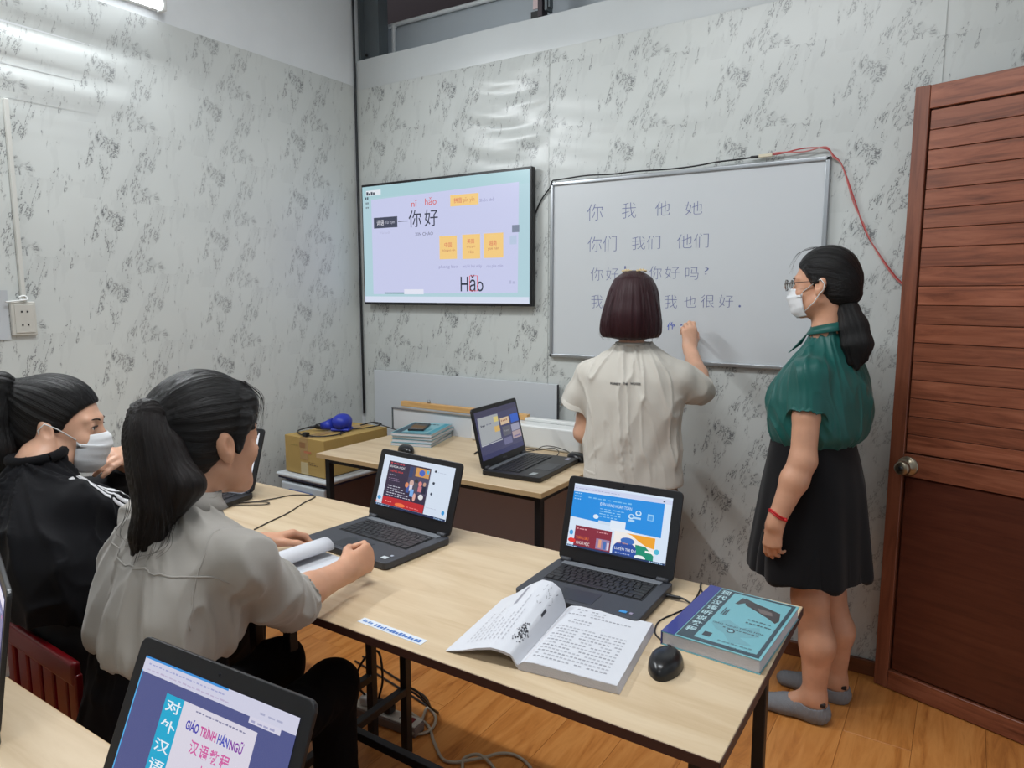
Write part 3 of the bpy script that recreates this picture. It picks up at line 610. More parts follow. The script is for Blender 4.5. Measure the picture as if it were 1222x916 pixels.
c2 = [('r', 0, 0, 1, 1, (212, 224, 240)), ('r', .085, .04, .69, .898, (52, 42, 66)), ('t', 'KHÓA HỌC', .113, .765, .33, .83, (236, 236, 242)), ('t', 'TIẾNG HOA', .120, .69, .312, .745, (226, 70, 60)), ('d', .11, .85, .33, .88, (190, 70, 80), 5), ('d', .12, .63, .22, .645, (180, 176, 196), 3), ('d', .12, .56, .28, .575, (140, 120, 150), 5), ('d', .13, .52, .30, .535, (140, 120, 150), 5),
 ('r', .396, .36, .687, .87, (72, 68, 94)), ('r', .487, .70, .676, .87, (206, 150, 84)), ('c', .577, .78, .04, .06, (70, 100, 190)), ('r', .637, .786, .671, .851, (80, 176, 214)), ('r', .40, .66, .45, .86, (50, 66, 110)),
 ('c', .46, .55, .03, .07, (206, 170, 160)), ('r', .43, .40, .48, .52, (220, 214, 226)), ('c', .52, .60, .025, .05, (60, 50, 50)), ('r', .50, .42, .55, .58, (80, 80, 90)), ('c', .58, .57, .025, .05, (220, 130, 130)), ('r', .56, .42, .61, .52, (200, 120, 130)), ('c', .64, .58, .02, .04, (190, 150, 130)), ('r', .62, .40, .67, .54, (30, 34, 60)), ('r', .40, .36, .44, .50, (60, 90, 160)), ('r', .46, .30, .51, .44, (120, 170, 230)), ('c', .40, .50, .025, .05, (220, 140, 100)), ('c', .53, .30, .02, .08, (220, 170, 160)), ('c', .62, .33, .034, .052, (222, 222, 226))]
for i in range(6): c2.append(('d', .135, .41 - i * .045, .32 + i * .045, .425 - i * .045, (206, 206, 222), 5 + i, i + 2))
c2 += [('r', .095, .045, .688, .2, (186, 40, 48)), ('d', .14, .10, .24, .125, (236, 150, 140), 3), ('c', .36, .09, .075, .036, (240, 120, 70)), ('d', .46, .08, .64, .10, (230, 120, 120), 5), ('c', .045, .15, .027, .04, (80, 160, 214)), ('r', 0, 0, 1, .04, (36, 48, 84)), ('d', .02, .006, .22, .034, (150, 180, 214), 8), ('d', .85, .006, .97, .034, (150, 180, 214), 6), ('d', .0, .06, .09, .085, (220, 90, 90), 3), ('c', .76, .865, .014, .022, (50, 56, 70)), ('c', .762, .64, .016, .026, (40, 50, 66)), ('c', .758, .437, .014, .026, (60, 70, 90)), ('d', .79, .85, .93, .862, (180, 190, 210), 5), ('d', .72, .17, .86, .18, (170, 176, 200), 6), ('c', .955, .145, .02, .042, (60, 150, 214)), ('r', .70, .14, .71, .88, (200, 210, 226))]
BZ2 = (.022, .022, .036, .016)
L2 = laptop('dark grey laptop with a dark red poster on screen before the person in white', -1.2839, 1.4388, 0.75, rad(-4.1), 0.32, 0.2271, 0.1981, rad(17.8), c2, BZ2, stickers=((0.40, 0.88, .018, .014, (200, 206, 210)), (0.42, 0.80, .008, .008, (170, 176, 190))))
c3 = [('r', 0, 0, 1, 1, (66, 66, 98)), ('r', 0, .88, 1, 1, (60, 58, 84)), ('p', [(.03, .30), (.50, .32), (.51, .86), (.05, .87)], (158, 162, 166)), ('r', .40, .70, .505, .81, (206, 190, 120)), ('r', .38, .49, .506, .61, (206, 170, 100)), ('d', .09, .67, .19, .715, (60, 62, 80), 3), ('d', .22, .68, .34, .71, (110, 112, 130), 3), ('r', .03, .285, .52, .30, (190, 192, 200)), ('r', .543, .591, .756, .739, (206, 180, 150)), ('d', .56, .66, .72, .70, (150, 110, 90), 4), ('r', .554, .341, .754, .546, (92, 92, 104)), ('r', .795, .577, .991, .759, (50, 92, 186)), ('r', .773, .39, .979, .539, (150, 150, 172)), ('r', .772, .22, .989, .378, (168, 148, 152)), ('r', .80, .25, .96, .28, (110, 100, 140)), ('r', .542, .158, .74, .302, (104, 104, 138)), ('r', 0, 0, 1, .1, (52, 54, 92)), ('d', .60, .43, .70, .47, (130, 130, 140), 3)]
L3 = laptop('black laptop turned sideways on the back table with a grey window on its screen', -1.475, 2.237, 0.75, rad(94.1), 0.345, 0.234, 0.2256, rad(12.9), c3, (.012, .012, .028, .016), shell=BLACKPL, stickers=((0.39, 0.87, .03, .016, (170, 168, 190)), (-0.38, 0.80, .035, .022, (150, 156, 158))), wordmark='DELL')
c4 = [('r', 0, 0, 1, 1, (226, 230, 238)), ('r', 0, .0, 1, .10, (40, 44, 96)), ('c', .72, .40, .13, .20, (70, 90, 150)), ('c', .72, .40, .10, .15, (200, 206, 224)), ('c', .70, .42, .06, .10, (60, 70, 120)), ('p', [(.35, .10), (.62, .10), (.56, .34), (.40, .30)], (240, 170, 80)), ('r', .1, .6, .6, .9, (120, 160, 220)), ('d', .85, .14, .95, .2, (90, 90, 160), 2)]
L4 = laptop('dark laptop half hidden behind the face of the student in white', -2.083, 1.379, 0.75, rad(11.5), 0.33, 0.23, 0.21, rad(19.6), c4, (.016, .016, .032, .016), shell=BLACKPL)
def l5(x, y): return ((x + 0.136) / 0.275, (y - 0.03) / 0.169)
def l5r(x0, y0, x1, y1, c): a = l5(x0, y0); b_ = l5(x1, y1); return ('r', a[0], a[1], b_[0], b_[1], c)
def l5t(s, x0, y0, x1, y1, c, off=0.02): a = l5(x0, y0); b_ = l5(x1, y1); return ('t', s, a[0], a[1], b_[0], b_[1], c, off)
def l5d(x0, y0, x1, y1, c, n, sd=1): a = l5(x0, y0); b_ = l5(x1, y1); return ('d', a[0], a[1], b_[0], b_[1], c, n, sd)
c5 = [('r', 0, 0, 1, 1, (78, 84, 136)), l5r(-.136, .1805, .139, .199, (206, 206, 226)), l5r(-.136, .1965, .022, .199, (50, 140, 214)), l5d(-.126, .1905, .02, .1925, (160, 164, 206), 22), l5d(-.126, .184, .03, .186, (186, 176, 204), 18, 4), l5d(.08, .1865, .12, .189, (170, 172, 200), 3), l5r(.066, .174, .117, .181, (212, 210, 228)), l5d(.07, .1755, .11, .178, (160, 160, 196), 4), ('r', 0, 0, .008, .9, (80, 170, 226)),
 l5r(-.078, .03, -.044, .168, (22, 166, 206)), l5r(-.044, .03, .084, .168, (216, 212, 226)), l5d(-.02, .1615, .068, .1635, (130, 130, 160), 15, 9)]
for i, s in enumerate('对外汉语教'): c5.append(l5t(s, -.074, .1495 - i * .0225, -.0465, .1635 - i * .0225, (232, 240, 246), 0.012))
for i, s in enumerate(('GIÁO', 'TRÌNH', 'HÁN', 'NGỮ')):
    x0 = (-.030, -.004, .027, .048)[i]; x1 = (-.007, .024, .046, .070)[i]; c5.append(l5t(s, x0, .140, x1, .153, ((70, 66, 170), (196, 76, 150), (66, 76, 180), (130, 60, 160))[i], 0.03))
for i, s in enumerate('汉语教程'): c5.append(l5t(s, -.014 + i * .0178, .118, .0015 + i * .0178, .133, (206, 96, 160), 0.02))
c5 += [l5t('上', .008, .098, .022, .112, (206, 96, 160)), l5d(-.03, .06, .07, .064, (150, 120, 170), 10)]
L5 = laptop('black laptop in the foreground showing a textbook cover with coloured lettering', -0.7229, 0.3915, 0.75, rad(3.4), 0.31, 0.23, 0.22, rad(23.8), c5, (.019, .016, .03, .021), shell=BLACKPL)
c6 = [('r', 0, 0, 1, 1, (74, 82, 146)), ('p', [(0, .0), (1, .0), (1, .45), (.6, .55), (.3, .35), (0, .5)], (86, 100, 160)), ('r', 0, .9, 1, 1, (216, 212, 230)), ('r', 0, 0, 1, .03, (170, 186, 214)), ('r', .2, .45, .82, .86, (214, 218, 232)), ('c', .95, .82, .012, .016, (200, 110, 150)), ('d', .86, .83, .93, .85, (180, 190, 220), 3)]
L6 = laptop('black laptop at the left edge of the foreground desk with a plain blue screen', -1.3173, 0.44, 0.75, rad(-17.2), 0.33, 0.23, 0.2173, rad(8.1), c6, (.014, .012, .03, .016), shell=BLACKPL)
# ============================================================= books
r = empty('open_textbook', (-0.633, 0.998, 0.75), rad(8), 'open soft-cover textbook with a curled left page and an ink drawing on the long table', 'book')
b = MB()
prof = [(0.0, 0.0005), (0.0, 0.010), (0.010, 0.0175), (0.03, 0.020), (0.07, 0.0185), (0.12, 0.0165), (0.182, 0.0145), (0.187, 0.0005)]
R90 = Matrix.Rotation(rad(90), 4, 'X')
b.prism(prof, -0.25, 0.0, PAPEREDGE, M=R90, smooth=False); b.build('page_block', r)
def pr(x, y, h):
    xs = [p[0] for p in prof[1:-1]]; zs = [p[1] for p in prof[1:-1]]; return Vector((x, y, float(np.interp(x, xs, zs)) + 0.0004 + h))
b = MB(); b.grid(lambda u, v: pr(0.001 + 0.181 * u, 0.001 + 0.248 * v, 0), 24, 2, PAPER); rp = b.build('right_page', r)
rows = []
for i in range(19):
    y = 0.232 - i * 0.0115
    if i in (3, 6): continue
    x0, x1 = ((0.03, 0.10) if i < 2 else (0.03, 0.085) if i in (4, 5) else (0.018, 0.165)); n = int((x1 - x0) / 0.008)
    for k in range(n):
        xa = x0 + k * 0.0078
        if random.random() < 0.1: continue
        rows.append(('r', xa, y, xa + 0.0052, y + 0.0042, (172, 173, 180) if i % 2 else (156, 157, 164)))
flat('printed_text', rp, pr, rows, step=0)
def arc(u, t):   # left leaf: u 0 at the spine, t along the spine
    H = 0.030 + 0.034 * t
    X = [0, -0.004, -0.014, -0.032, -0.055, -0.085, -0.115, -0.150]; Z = [0.008, 0.35 * H, 0.72 * H + 0.004, 0.97 * H, 0.99 * H, 0.72 * H, 0.36 * H, 0.002]
    s = [0, .06, .14, .27, .42, .60, .78, 1.0]
    return float(np.interp(u, s, X)), float(np.interp(u, s, Z))
def lp(u, t, h): x, z = arc(u, t); x2, z2 = arc(min(u + 0.02, 1), t); n = Vector((z2 - z, 0, x - x2)); n = -n.normalized() if n.length else Vector((0, 0, 1)); n = n if n.z > 0 or u < 0.15 else -n; return Vector((x, t * 0.248 + 0.001, z)) + n * h
b = MB(); b.grid(lambda u, v: Vector((arc(u, v)[0], 0.001 + 0.248 * v, arc(u, v)[1])), 40, 8, PAPER); lf = b.build('left_page', r, solid=0.0)
b = MB(); b.grid(lambda u, v: Vector((arc(u, v)[0] * 0.985 , 0.0015 + 0.247 * v, max(0.0012, arc(u, v)[1] - 0.0055 * min(1, 1.2 - u)))), 40, 8, PAPEREDGE)
b.grid(lambda u, v: Vector((arc(u, 0)[0] * (1 - 0.015 * v), 0.001, arc(u, 0)[1] + (max(0.0012, arc(u, 0)[1] - 0.0055 * min(1, 1.2 - u)) - arc(u, 0)[1]) * v)), 40, 1, PAPEREDGE)
b.grid(lambda u, v: Vector((arc(u, 1)[0] * (1 - 0.015 * v), 0.249, arc(u, 1)[1] + (max(0.0012, arc(u, 1)[1] - 0.0055 * min(1, 1.2 - u)) - arc(u, 1)[1]) * v)), 40, 1, PAPEREDGE)
b.build('left_leaves', r)
rr_ = random.Random(3); dr = []
def up(u, t, h): return Vector((arc(u, t)[0], t * 0.248 + 0.001, arc(u, t)[1])) + Vector((-0.4 if u < 0.2 else (0.3 if u > 0.5 else 0), 0, 1)).normalized() * (h + 0.0004)
for k in range(70):
    a = rr_.uniform(0, 6.28); q = rr_.random() ** 0.7; u = 0.20 + 0.10 * q * cos(a); t = 0.27 + 0.13 * q * sin(a); s = rr_.uniform(0.006, 0.02)
    dr.append(('p', [(u + s * cos(c) * rr_.uniform(.4, 1), t + s * sin(c) * rr_.uniform(.4, 1)) for c in (0, 1, 2, 3.1, 4.2, 5.2)], (56, 56, 62) if q < 0.75 else (110, 110, 116)))
for k in range(14):
    u = 0.12 + 0.22 * rr_.random(); t = 0.62 + 0.32 * rr_.random(); dr.append(('l', [(u, t), (u + rr_.uniform(-.03, .03), t + 0.03)], 0.005, (120, 120, 128)))
dr.append(('r', .12, .56, .14, .66, (60, 60, 66)))
for i in range(9):
    u = 0.36 + i * 0.055
    for k in range(rr_.randint(5, 13)): dr.append(('r', u, 0.12 + k * 0.05, u + 0.012, 0.15 + k * 0.05, (186, 187, 194)))
dr.append(('r', .56, .66, .60, .95, (150, 150, 160)))
flat('ink_drawing', lf, up, dr, step=0)
# closed book
r = empty('closed_textbook', (-0.452, 1.225, 0.75), rad(-3.0), 'thick closed textbook with teal cover and navy spine at the right table end', 'book')
bw, bh, bt = 0.187, 0.262, 0.027
b = MB(); b.box((bw / 2, bh / 2, bt / 2), (bw - 0.003, bh - 0.003, bt - 0.003), PAPEREDGE, bev=0.001, seg=1); b.build('page_block', r)
CT = mat('teal_cover', (118, 178, 188), 0.3, coat=0.3); CN = mat('navy_cover', (46, 54, 130), 0.3, coat=0.3)
b = MB(); b.box((bw / 2, bh / 2, bt - 0.0008), (bw, bh, 0.0016), CT); cv = b.build('cover', r)
b = MB(); b.box((bw / 2, bh / 2, 0.0008), (bw, bh, 0.0016), CT); b.build('back_cover', r)
b = MB(); b.box((0.0, bh / 2, bt / 2), (0.002, bh, bt), CN); b.box((0.013, bh / 2, bt + 0.0002), (0.026, bh, 0.0008), CN); b.build('spine', r)
cc = [('r', .028, .004, bw - .005, bh - .004, (58, 74, 84)), ('r', .058, .016, bw - .012, bh - .012, (114, 172, 182)),
 ('p', [(.085, .238), (.095, .205), (.12, .19), (.15, .17), (.168, .155), (.172, .17), (.165, .205), (.14, .215), (.11, .225)], (66, 62, 64)), ('p', [(.08, .236), (.075, .20), (.082, .20), (.1, .225)], (70, 70, 74)), ('p', [(.12, .205), (.15, .20), (.155, .185), (.13, .185)], (110, 100, 98)),
 ('r', .068, .03, .083, .048, (56, 64, 72)), ('p', [(.065, .09), (.09, .12), (.12, .10), (.15, .12), (.16, .08), (.13, .06), (.16, .04), (.12, .03), (.10, .06), (.08, .07)], (110, 160, 170)), ('c', .108, .075, .008, .008, (60, 66, 74)), ('c', .108, .075, .005, .005, (130, 180, 190)),
 ('d', .066, .135, .078, .175, (70, 90, 100), 3), ('t', 'GIÁO TRÌNH TIẾNG HOA', .066, .092, .165, .102, (66, 74, 84), .01), ('d', .09, .082, .16, .087, (80, 96, 104), 9), ('d', .12, .14, .165, .145, (80, 96, 104), 6), ('d', .12, .125, .17, .131, (80, 96, 104), 7), ('d', .10, .025, .165, .030, (96, 130, 140), 8), ('d', .12, .012, .17, .015, (96, 130, 140), 8)]
for i, s in enumerate('现代汉语听说教程'):
    cc.append(('t', s, .033, bh - .034 - i * .0285, .053, bh - .012 - i * .0285, (176, 206, 212), 0.02))
flat('cover_print', cv, lambda x, y, h: Vector((x, y, bt + 0.0002 + h)), cc, matfn=lambda c: pmat(c, 0.3), step=0.00012)
# student's workbook with a rolled-over leaf
r = empty('workbook', (-1.268, 1.05, 0.75), rad(-6), 'open workbook with a rolled-over page between the hands of the student in white', 'book')
b = MB(); b.box((-0.03, 0.055, 0.004), (0.235, 0.17, 0.008), PAPEREDGE, bev=0.001, seg=1); b.build('page_block', r)
wp = lambda x, y, h: Vector((x, y, 0.0083 + h))
b = MB(); b.box((-0.03, 0.055, 0.0081), (0.23, 0.166, 0.0006), PAPER); pg = b.build('page', r)
flat('ruled_lines', pg, wp, [('r', -0.03 + i * 0.017, -0.02, -0.0292 + i * 0.017, 0.13, (180, 200, 206)) for i in range(6)] + [('r', -0.1, -0.02 + j * 0.025, 0.08, -0.0192 + j * 0.025, (190, 206, 212)) for j in range(6)], step=0)
def roll(u, v):
    a = rad(-60 + 250 * u); R = 0.023
    return Vector((-0.085 + 0.0 * v, 0, 0)) + Vector((-R * cos(a) * 1.25, -0.03 + 0.17 * v, 0.008 + R * 0.85 + R * sin(a) * 0.9))
b = MB(); b.grid(roll, 18, 4, PAPER); b.build('rolled_page', r, solid=0.003)
# stack of textbooks with a phone on top
for i in range(4):
    r = empty('stacked_textbook', (-2.10 + 0.003 * (i % 2), 2.262 + 0.004 * (i % 3), 0.75 + i * 0.0145), rad(17 + (0, 1.5, -1, 0.5)[i]), ['lowest', 'second lowest', 'second highest', 'topmost'][i] + ' textbook of the stack on the back table', 'book', 'textbooks stacked on the back table')
    b = MB(); b.box((0.095, 0.13, 0.0065), (0.187, 0.257, 0.0115), PAPEREDGE, bev=0.0008, seg=1); b.build('page_block', r)
    b = MB(); b.box((0.095, 0.13, 0.0139), (0.19, 0.26, 0.0007), CT); b.box((0.095, 0.13, 0.0005), (0.19, 0.26, 0.0005), CT); cv = b.build('cover', r)
    if i == 3: flat('cover_print', cv, lambda x, y, h: Vector((x, y, 0.0143 + h)), [('r', .006, .006, .184, .022, (60, 100, 116)), ('r', .006, .006, .04, .25, (56, 80, 92)), ('r', .16, .02, .184, .25, (70, 150, 168)), ('d', .05, .21, .15, .23, (60, 90, 100), 5), ('r', .07, .05, .15, .12, (90, 150, 164))])
r = empty('phone', (-2.06, 2.41, 0.8086), rad(-62), 'black smartphone lying on top of the textbook stack', 'phone')
b = MB(); b.prism([(-.074, -.036), (.074, -.036), (.074, .036), (-.074, .036)], 0, 0.0075, BLACKPL, bev=0.002); b.build('phone_body', r)
b = MB(); b.box((0, 0, 0.0079), (0.14, 0.066, 0.0006), mat('phone_glass', (48, 56, 62), 0.08)); b.build('glass', r)
# ============================================================= computer mice
def mouse(label, x, y, z, rot, s=1.0, mark=False):
    r = empty('computer_mouse', (x, y, z), rot, label, 'mouse')
    b = MB(); n = 28; L_, Wd = 0.056 * s, 0.0315 * s
    def shape(u, v):   # u around, v from edge to top
        a = 2 * pi * u; k = cos(v * pi / 2); wy = L_ * sin(a); wx = Wd * cos(a) * (1.0 - 0.18 * abs(sin(a)) ** 2 + (0.14 if sin(a) > 0 else 0) * sin(a))
        return Vector((wx * (k ** 0.6), wy * (k ** 0.75) - 0.004 * v, 0.001 + 0.029 * s * (1 - (1 - v) ** 2.1) * 1.0))
    b.grid(shape, n, 10, mat('mouse_black', (18, 18, 20), 0.28)); b.prism([shape(k / n, 0)[:2] for k in range(n)], 0.0, 0.0012, BLACKPL)
    bmesh.ops.remove_doubles(b.bm, verts=b.bm.verts[:], dist=0.0002); body = b.build('shell', r)
    b = MB(); b.lathe([(0, -0.0035), (0.0075, -0.0035), (0.009, -0.0015), (0.009, 0.0015), (0.0075, 0.0035), (0, 0.0035)], mat('wheel_rubber', (40, 40, 42), 0.6), Matrix.Translation((0, L_ * 0.52, 0.0195 * s)) @ Matrix.Rotation(rad(90), 4, 'Y'), 16); b.build('scroll_wheel', r)
    if mark:
        flat('wordmark', body, lambda x_, y_, h: Vector((x_, y_, 0.0302 * s - 6.0 * x_ * x_ - 1.2 * abs(y_) * 0.1 + h)), [('t', 'logitech', -0.010, 0.006, 0.010, 0.0115, (190, 192, 196))])
    return r
mouse('black mouse with a pale wordmark lying beside the open textbook', -0.415, 1.150, 0.75, rad(8), 0.95, True)
b = MB(); b.tube(curve([(-0.421, 1.198, 0.762), (-0.424, 1.210, 0.757), (-0.430, 1.222, 0.753), (-0.452, 1.235, 0.7515), (-0.478, 1.26, 0.7515), (-0.489, 1.31, 0.7515), (-0.475, 1.36, 0.7515), (-0.463, 1.40, 0.7515), (-0.462, 1.46, 0.752), (-0.470, 1.52, 0.752)], 5), 0.0018, BLACKPL, seg=6); tag(b.build('cable'), 'thin black mouse cable slipping under the teal book', 'cable')
mouse('black mouse at the right end of the back table by the white casing', -1.285, 2.465, 0.75, rad(60))
b = MB(); b.tube(curve([(-1.32, 2.49, 0.765), (-1.36, 2.50, 0.775), (-1.41, 2.50, 0.782), (-1.46, 2.50, 0.778), (-1.50, 2.48, 0.757), (-1.56, 2.45, 0.753), (-1.6, 2.43, 0.753)], 5), 0.0018, BLACKPL, seg=6); tag(b.build('cable'), 'thin black cable arching from the mouse behind the sideways laptop', 'cable')
b = MB(); b.tube(curve([(-1.36, 2.43, 0.76), (-1.37, 2.47, 0.77), (-1.42, 2.51, 0.774), (-1.50, 2.52, 0.753), (-1.58, 2.50, 0.753)], 5), 0.0018, BLACKPL, seg=6); tag(b.build('cable'), 'second thin black cable beside the white casing', 'cable')
mouse('black mouse in front of the textbook stack behind the red poster laptop', -1.955, 2.20, 0.75, rad(62))
b = MB(); b.tube([(-1.683, 2.314, 0.7545), (-1.706, 2.402, 0.7545)], [0.003, 0.004], BLACKPL, seg=8); tag(b.build('pen'), 'short black pen lying left of the sideways laptop', 'pen')
# laptop leads
r = empty('charging_plug', (-0.512, 1.43, 0.757), rad(5), 'black charging plug in the side of the laptop with the blue page', 'plug')
b = MB(); b.box((0.008, -0.004, 0.0), (0.036, 0.008, 0.007), BLACKPL, bev=0.002); b.tube([(0.026, -0.004, 0), (0.036, -0.005, 0)], [0.0035, 0.002], BLACKPL); b.build('plug_body', r)
b = MB(); b.tube(curve([(0.034, -0.005, 0), (0.055, -0.012, -0.004), (0.075, -0.005, -0.005), (0.07, 0.035, -0.005), (0.05, 0.08, -0.004), (0.045, 0.108, -0.003)], 5), 0.002, BLACKPL, seg=6); b.build('lead', r)
for pts, lab in (([(-1.98, 1.30, .752), (-1.90, 1.37, .752), (-1.86, 1.44, .753), (-1.84, 1.51, .752), (-1.77, 1.54, .752), (-1.742, 1.467, .752), (-1.70, 1.37, .752), (-1.68, 1.29, .752), (-1.66, 1.22, .752)], 'thin dark cable looping across the left table towards the laptop'),
                 ([(-2.0, 1.26, .754), (-1.93, 1.34, .754), (-1.846, 1.405, .754), (-1.826, 1.385, .754), (-1.90, 1.33, .754), (-1.97, 1.25, .754)], 'small dark cable loop on the left table beside the half hidden laptop')):
    b = MB(); b.tube(curve(pts, 6), 0.002, mat('brown_lead', (56, 48, 40), 0.5), seg=6); tag(b.build('cable'), lab, 'cable')
# ============================================================= carton on the plastic drawers, blue blower
r = empty('cardboard_box', (-2.505, 2.33, 0.588), rad(-1.5), 'brown cardboard box sealed with tape standing on the white drawer unit', 'box')
b = MB(); b.box((0, 0, 0.086), (0.27, 0.40, 0.172), CARDBOARD, bev=0.002, seg=1); b.build('carton', r)
b = MB(); b.box((0.0, 0.0, 0.1725), (0.055, 0.398, 0.001), mat('packing_tape', (172, 140, 92), 0.2)); b.box((0.0, -0.2005, 0.12), (0.055, 0.001, 0.10), mat('packing_tape', (172, 140, 92), 0.2)); b.build('tape', r)
b = MB(); b.box((0.0, -0.2005, 0.03), (0.05, 0.001, 0.055), mat('clear_tape', (196, 180, 140), 0.25)); b.build('tape', r)
b = MB(); b.box((0.02, 0, 0.1728), (0.002, 0.39, 0.0008), mat('carton_seam', (120, 92, 52), 0.8)); b.build('flap_seam', r)
flat('printed_marks', r, lambda x, y, h: Vector((x, -0.2012 - h, y)), [('d', .02, .05, .10, .054, (110, 90, 60), 5), ('d', .03, .06, .08, .063, (120, 98, 66), 3), ('r', -.03, .125, .01, .15, (150, 110, 70)), ('r', .0, .102, .05, .112, (190, 120, 84)), ('d', -.09, .13, -.04, .134, (150, 140, 80), 3)])
r = empty('plastic_drawer_unit', (-2.50, 2.33, 0.0), rad(-1.5), 'white plastic drawer unit with blue handles beside the back table', 'drawers')
b = MB(); DP = mat('drawer_plastic', (206, 212, 216), 0.4)
b.box((0, 0, 0.575), (0.36, 0.46, 0.018), DP, bev=0.008, seg=3); b.build('lid_rim', r)
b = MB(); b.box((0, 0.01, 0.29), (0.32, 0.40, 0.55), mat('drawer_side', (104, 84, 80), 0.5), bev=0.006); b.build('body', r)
for z in (0.10, 0.28, 0.46):
    b = MB(); b.box((0, -0.21, z), (0.30, 0.03, 0.165), mat('drawer_front', (196, 204, 210), 0.35), bev=0.008, seg=3); dwr = b.build('drawer', r)
    b = MB(); b.prism([(-.08, .0), (.08, .0), (.05, -.028), (-.05, -.028)], 0, 0.012, mat('blue_handle', (52, 74, 130), 0.4), M=Matrix.Translation((0, -0.225, z + 0.055)) @ R90, bev=0.002); b.build('handle', dwr)
b = MB(); b.box((0, 0, 0.562), (0.345, 0.44, 0.012), mat('drawer_navy', (40, 48, 84), 0.4)); b.build('blue_trim', r)
r = empty('blue_blower', (-2.50, 2.33, 0.7625), rad(25), 'royal blue rounded plastic blower tool lying on the cardboard box', 'tool')
BLU = mat('royal_blue_plastic', (34, 52, 168), 0.4)
b = MB(); b.lathe([(0, -0.052), (0.022, -0.05), (0.04, -0.036), (0.046, -0.01), (0.044, 0.018), (0.034, 0.038), (0.016, 0.046), (0, 0.047)], BLU, Matrix.Translation((0.02, 0, 0.042)) @ Matrix.Rotation(rad(90), 4, 'X') @ Matrix.Scale(0.85, 4, (0, 1, 0)))
b.tube([(-0.01, -0.01, 0.035), (-0.05, -0.015, 0.025), (-0.075, -0.018, 0.022)], [0.03, 0.022, 0.017], BLU, seg=16); b.tube([(0.03, 0.0, 0.03), (0.065, 0.01, 0.024)], [0.03, 0.02], BLU, seg=16)
b.box((0.02, 0, 0.008), (0.09, 0.07, 0.014), BLU, bev=0.006); b.build('housing', r)
b = MB(); b.tube([(-0.07, -0.018, 0.022), (-0.10, -0.022, 0.02)], [0.017, 0.012], BLACKPL, seg=14); b.tube([(-0.1, -0.022, 0.02), (-0.13, -0.03, 0.016)], [0.008, 0.004], BLACKPL, seg=10); b.build('nozzle', r)
b = MB(); b.tube(curve([(-2.62, 2.27, .778), (-2.63, 2.20, .768), (-2.56, 2.155, .767), (-2.52, 2.15, .768), (-2.45, 2.16, .767), (-2.41, 2.22, .767), (-2.42, 2.30, .767)], 6), 0.0032, BLACKPL, seg=6)
b.box((-2.515, 2.148, .772), (.03, .022, .018), BLACKPL, bev=.003)
b.tube(curve([(-2.42, 2.40, .785), (-2.40, 2.47, .79), (-2.38, 2.50, .775), (-2.42, 2.42, .767), (-2.47, 2.34, .767), (-2.40, 2.25, .767)], 6), 0.0032, BLACKPL, seg=6)
b.tube(curve([(-2.40, 2.46, .79), (-2.36, 2.49, .775), (-2.25, 2.50, .756), (-2.15, 2.50, .756)], 6), 0.0028, BLACKPL, seg=6)
tag(b.build('cable'), 'black cable with a small plug coiled around the blue blower on the cardboard box', 'cable')
# ============================================================= floor cables and power strip
r = empty('power_strip', (-1.53, 1.60, 0.0), rad(4), 'grey-white power strip on the floor under the long table', 'power strip')
b = MB(); b.box((0, 0, 0.018), (0.27, 0.055, 0.034), mat('strip_grey', (120, 106, 100), 0.5), bev=0.006); b.box((0, 0, 0.037), (0.262, 0.05, 0.006), mat('strip_top', (198, 194, 184), 0.4), bev=0.003); b.build('strip_body', r)
b = MB()
for x in (-0.09, -0.04, 0.01, 0.06):
    for s in (-1, 1): b.box((x, s * 0.007, 0.0405), (0.004, 0.005, 0.001), BLACKPL)
b.build('socket_holes', r)['kind'] = 'stuff'
b = MB(); b.box((0.105, 0, 0.042), (0.016, 0.022, 0.006), mat('red_switch', (120, 30, 34), 0.4), bev=0.002); b.build('switch', r)
for k, (x, m) in enumerate(((-0.09, WHITEPL), (-0.035, BLACKPL), (0.012, BLACKPL))):
    b = MB(); b.box((x, 0, 0.056), (0.03, 0.034, 0.03), m, bev=0.006); b.build('plug', r)
def fl(pts, rr, m, lab, n=6):
    b = MB(); b.tube(curve(pts, n), rr, m, seg=7); return tag(b.build('cable'), lab, 'cable')
CW = mat('beige_cable', (172, 160, 142), 0.5)
fl([(-1.40, 1.58, .02), (-1.43, 1.66, .012), (-1.462, 1.727, .01), (-1.403, 1.70, .008), (-1.376, 1.64, .008), (-1.399, 1.60, .008), (-1.44, 1.60, .02)], .005, CW, 'beige cable loop on the floor right of the power strip')
fl([(-1.50, 1.68, .006), (-1.40, 1.655, .006), (-1.33, 1.60, .006), (-1.258, 1.551, .006), (-1.217, 1.556, .006), (-1.186, 1.58, .010), (-1.15, 1.615, .012), (-1.12, 1.665, .008), (-1.07, 1.685, .006), (-1.0, 1.655, .006), (-0.95, 1.58, .006), (-0.98, 1.50, .006)], .005, CW, 'beige cable snaking over the floor under the long table')
fl([(-1.14, 1.49, .006), (-1.18, 1.55, .006), (-1.20, 1.585, .008), (-1.165, 1.612, .018), (-1.11, 1.605, .008), (-1.05, 1.56, .006)], .005, CW, 'short beige cable crossing the snaking cable in a knot')
fl([(-1.62, 1.60, .06), (-1.64, 1.57, .13), (-1.60, 1.58, .22), (-1.56, 1.60, .24), (-1.545, 1.60, .15), (-1.565, 1.60, .075)], .004, BLACKPL, 'black cable loop standing up from the left end of the power strip')
fl([(-1.52, 1.61, .07), (-1.49, 1.63, .12), (-1.46, 1.66, .11), (-1.44, 1.70, .05), (-1.46, 1.74, .006), (-1.52, 1.78, .006), (-1.62, 1.80, .006), (-1.9, 1.86, .006)], .0035, BLACKPL, 'black cable arching out of the power strip to the floor behind')
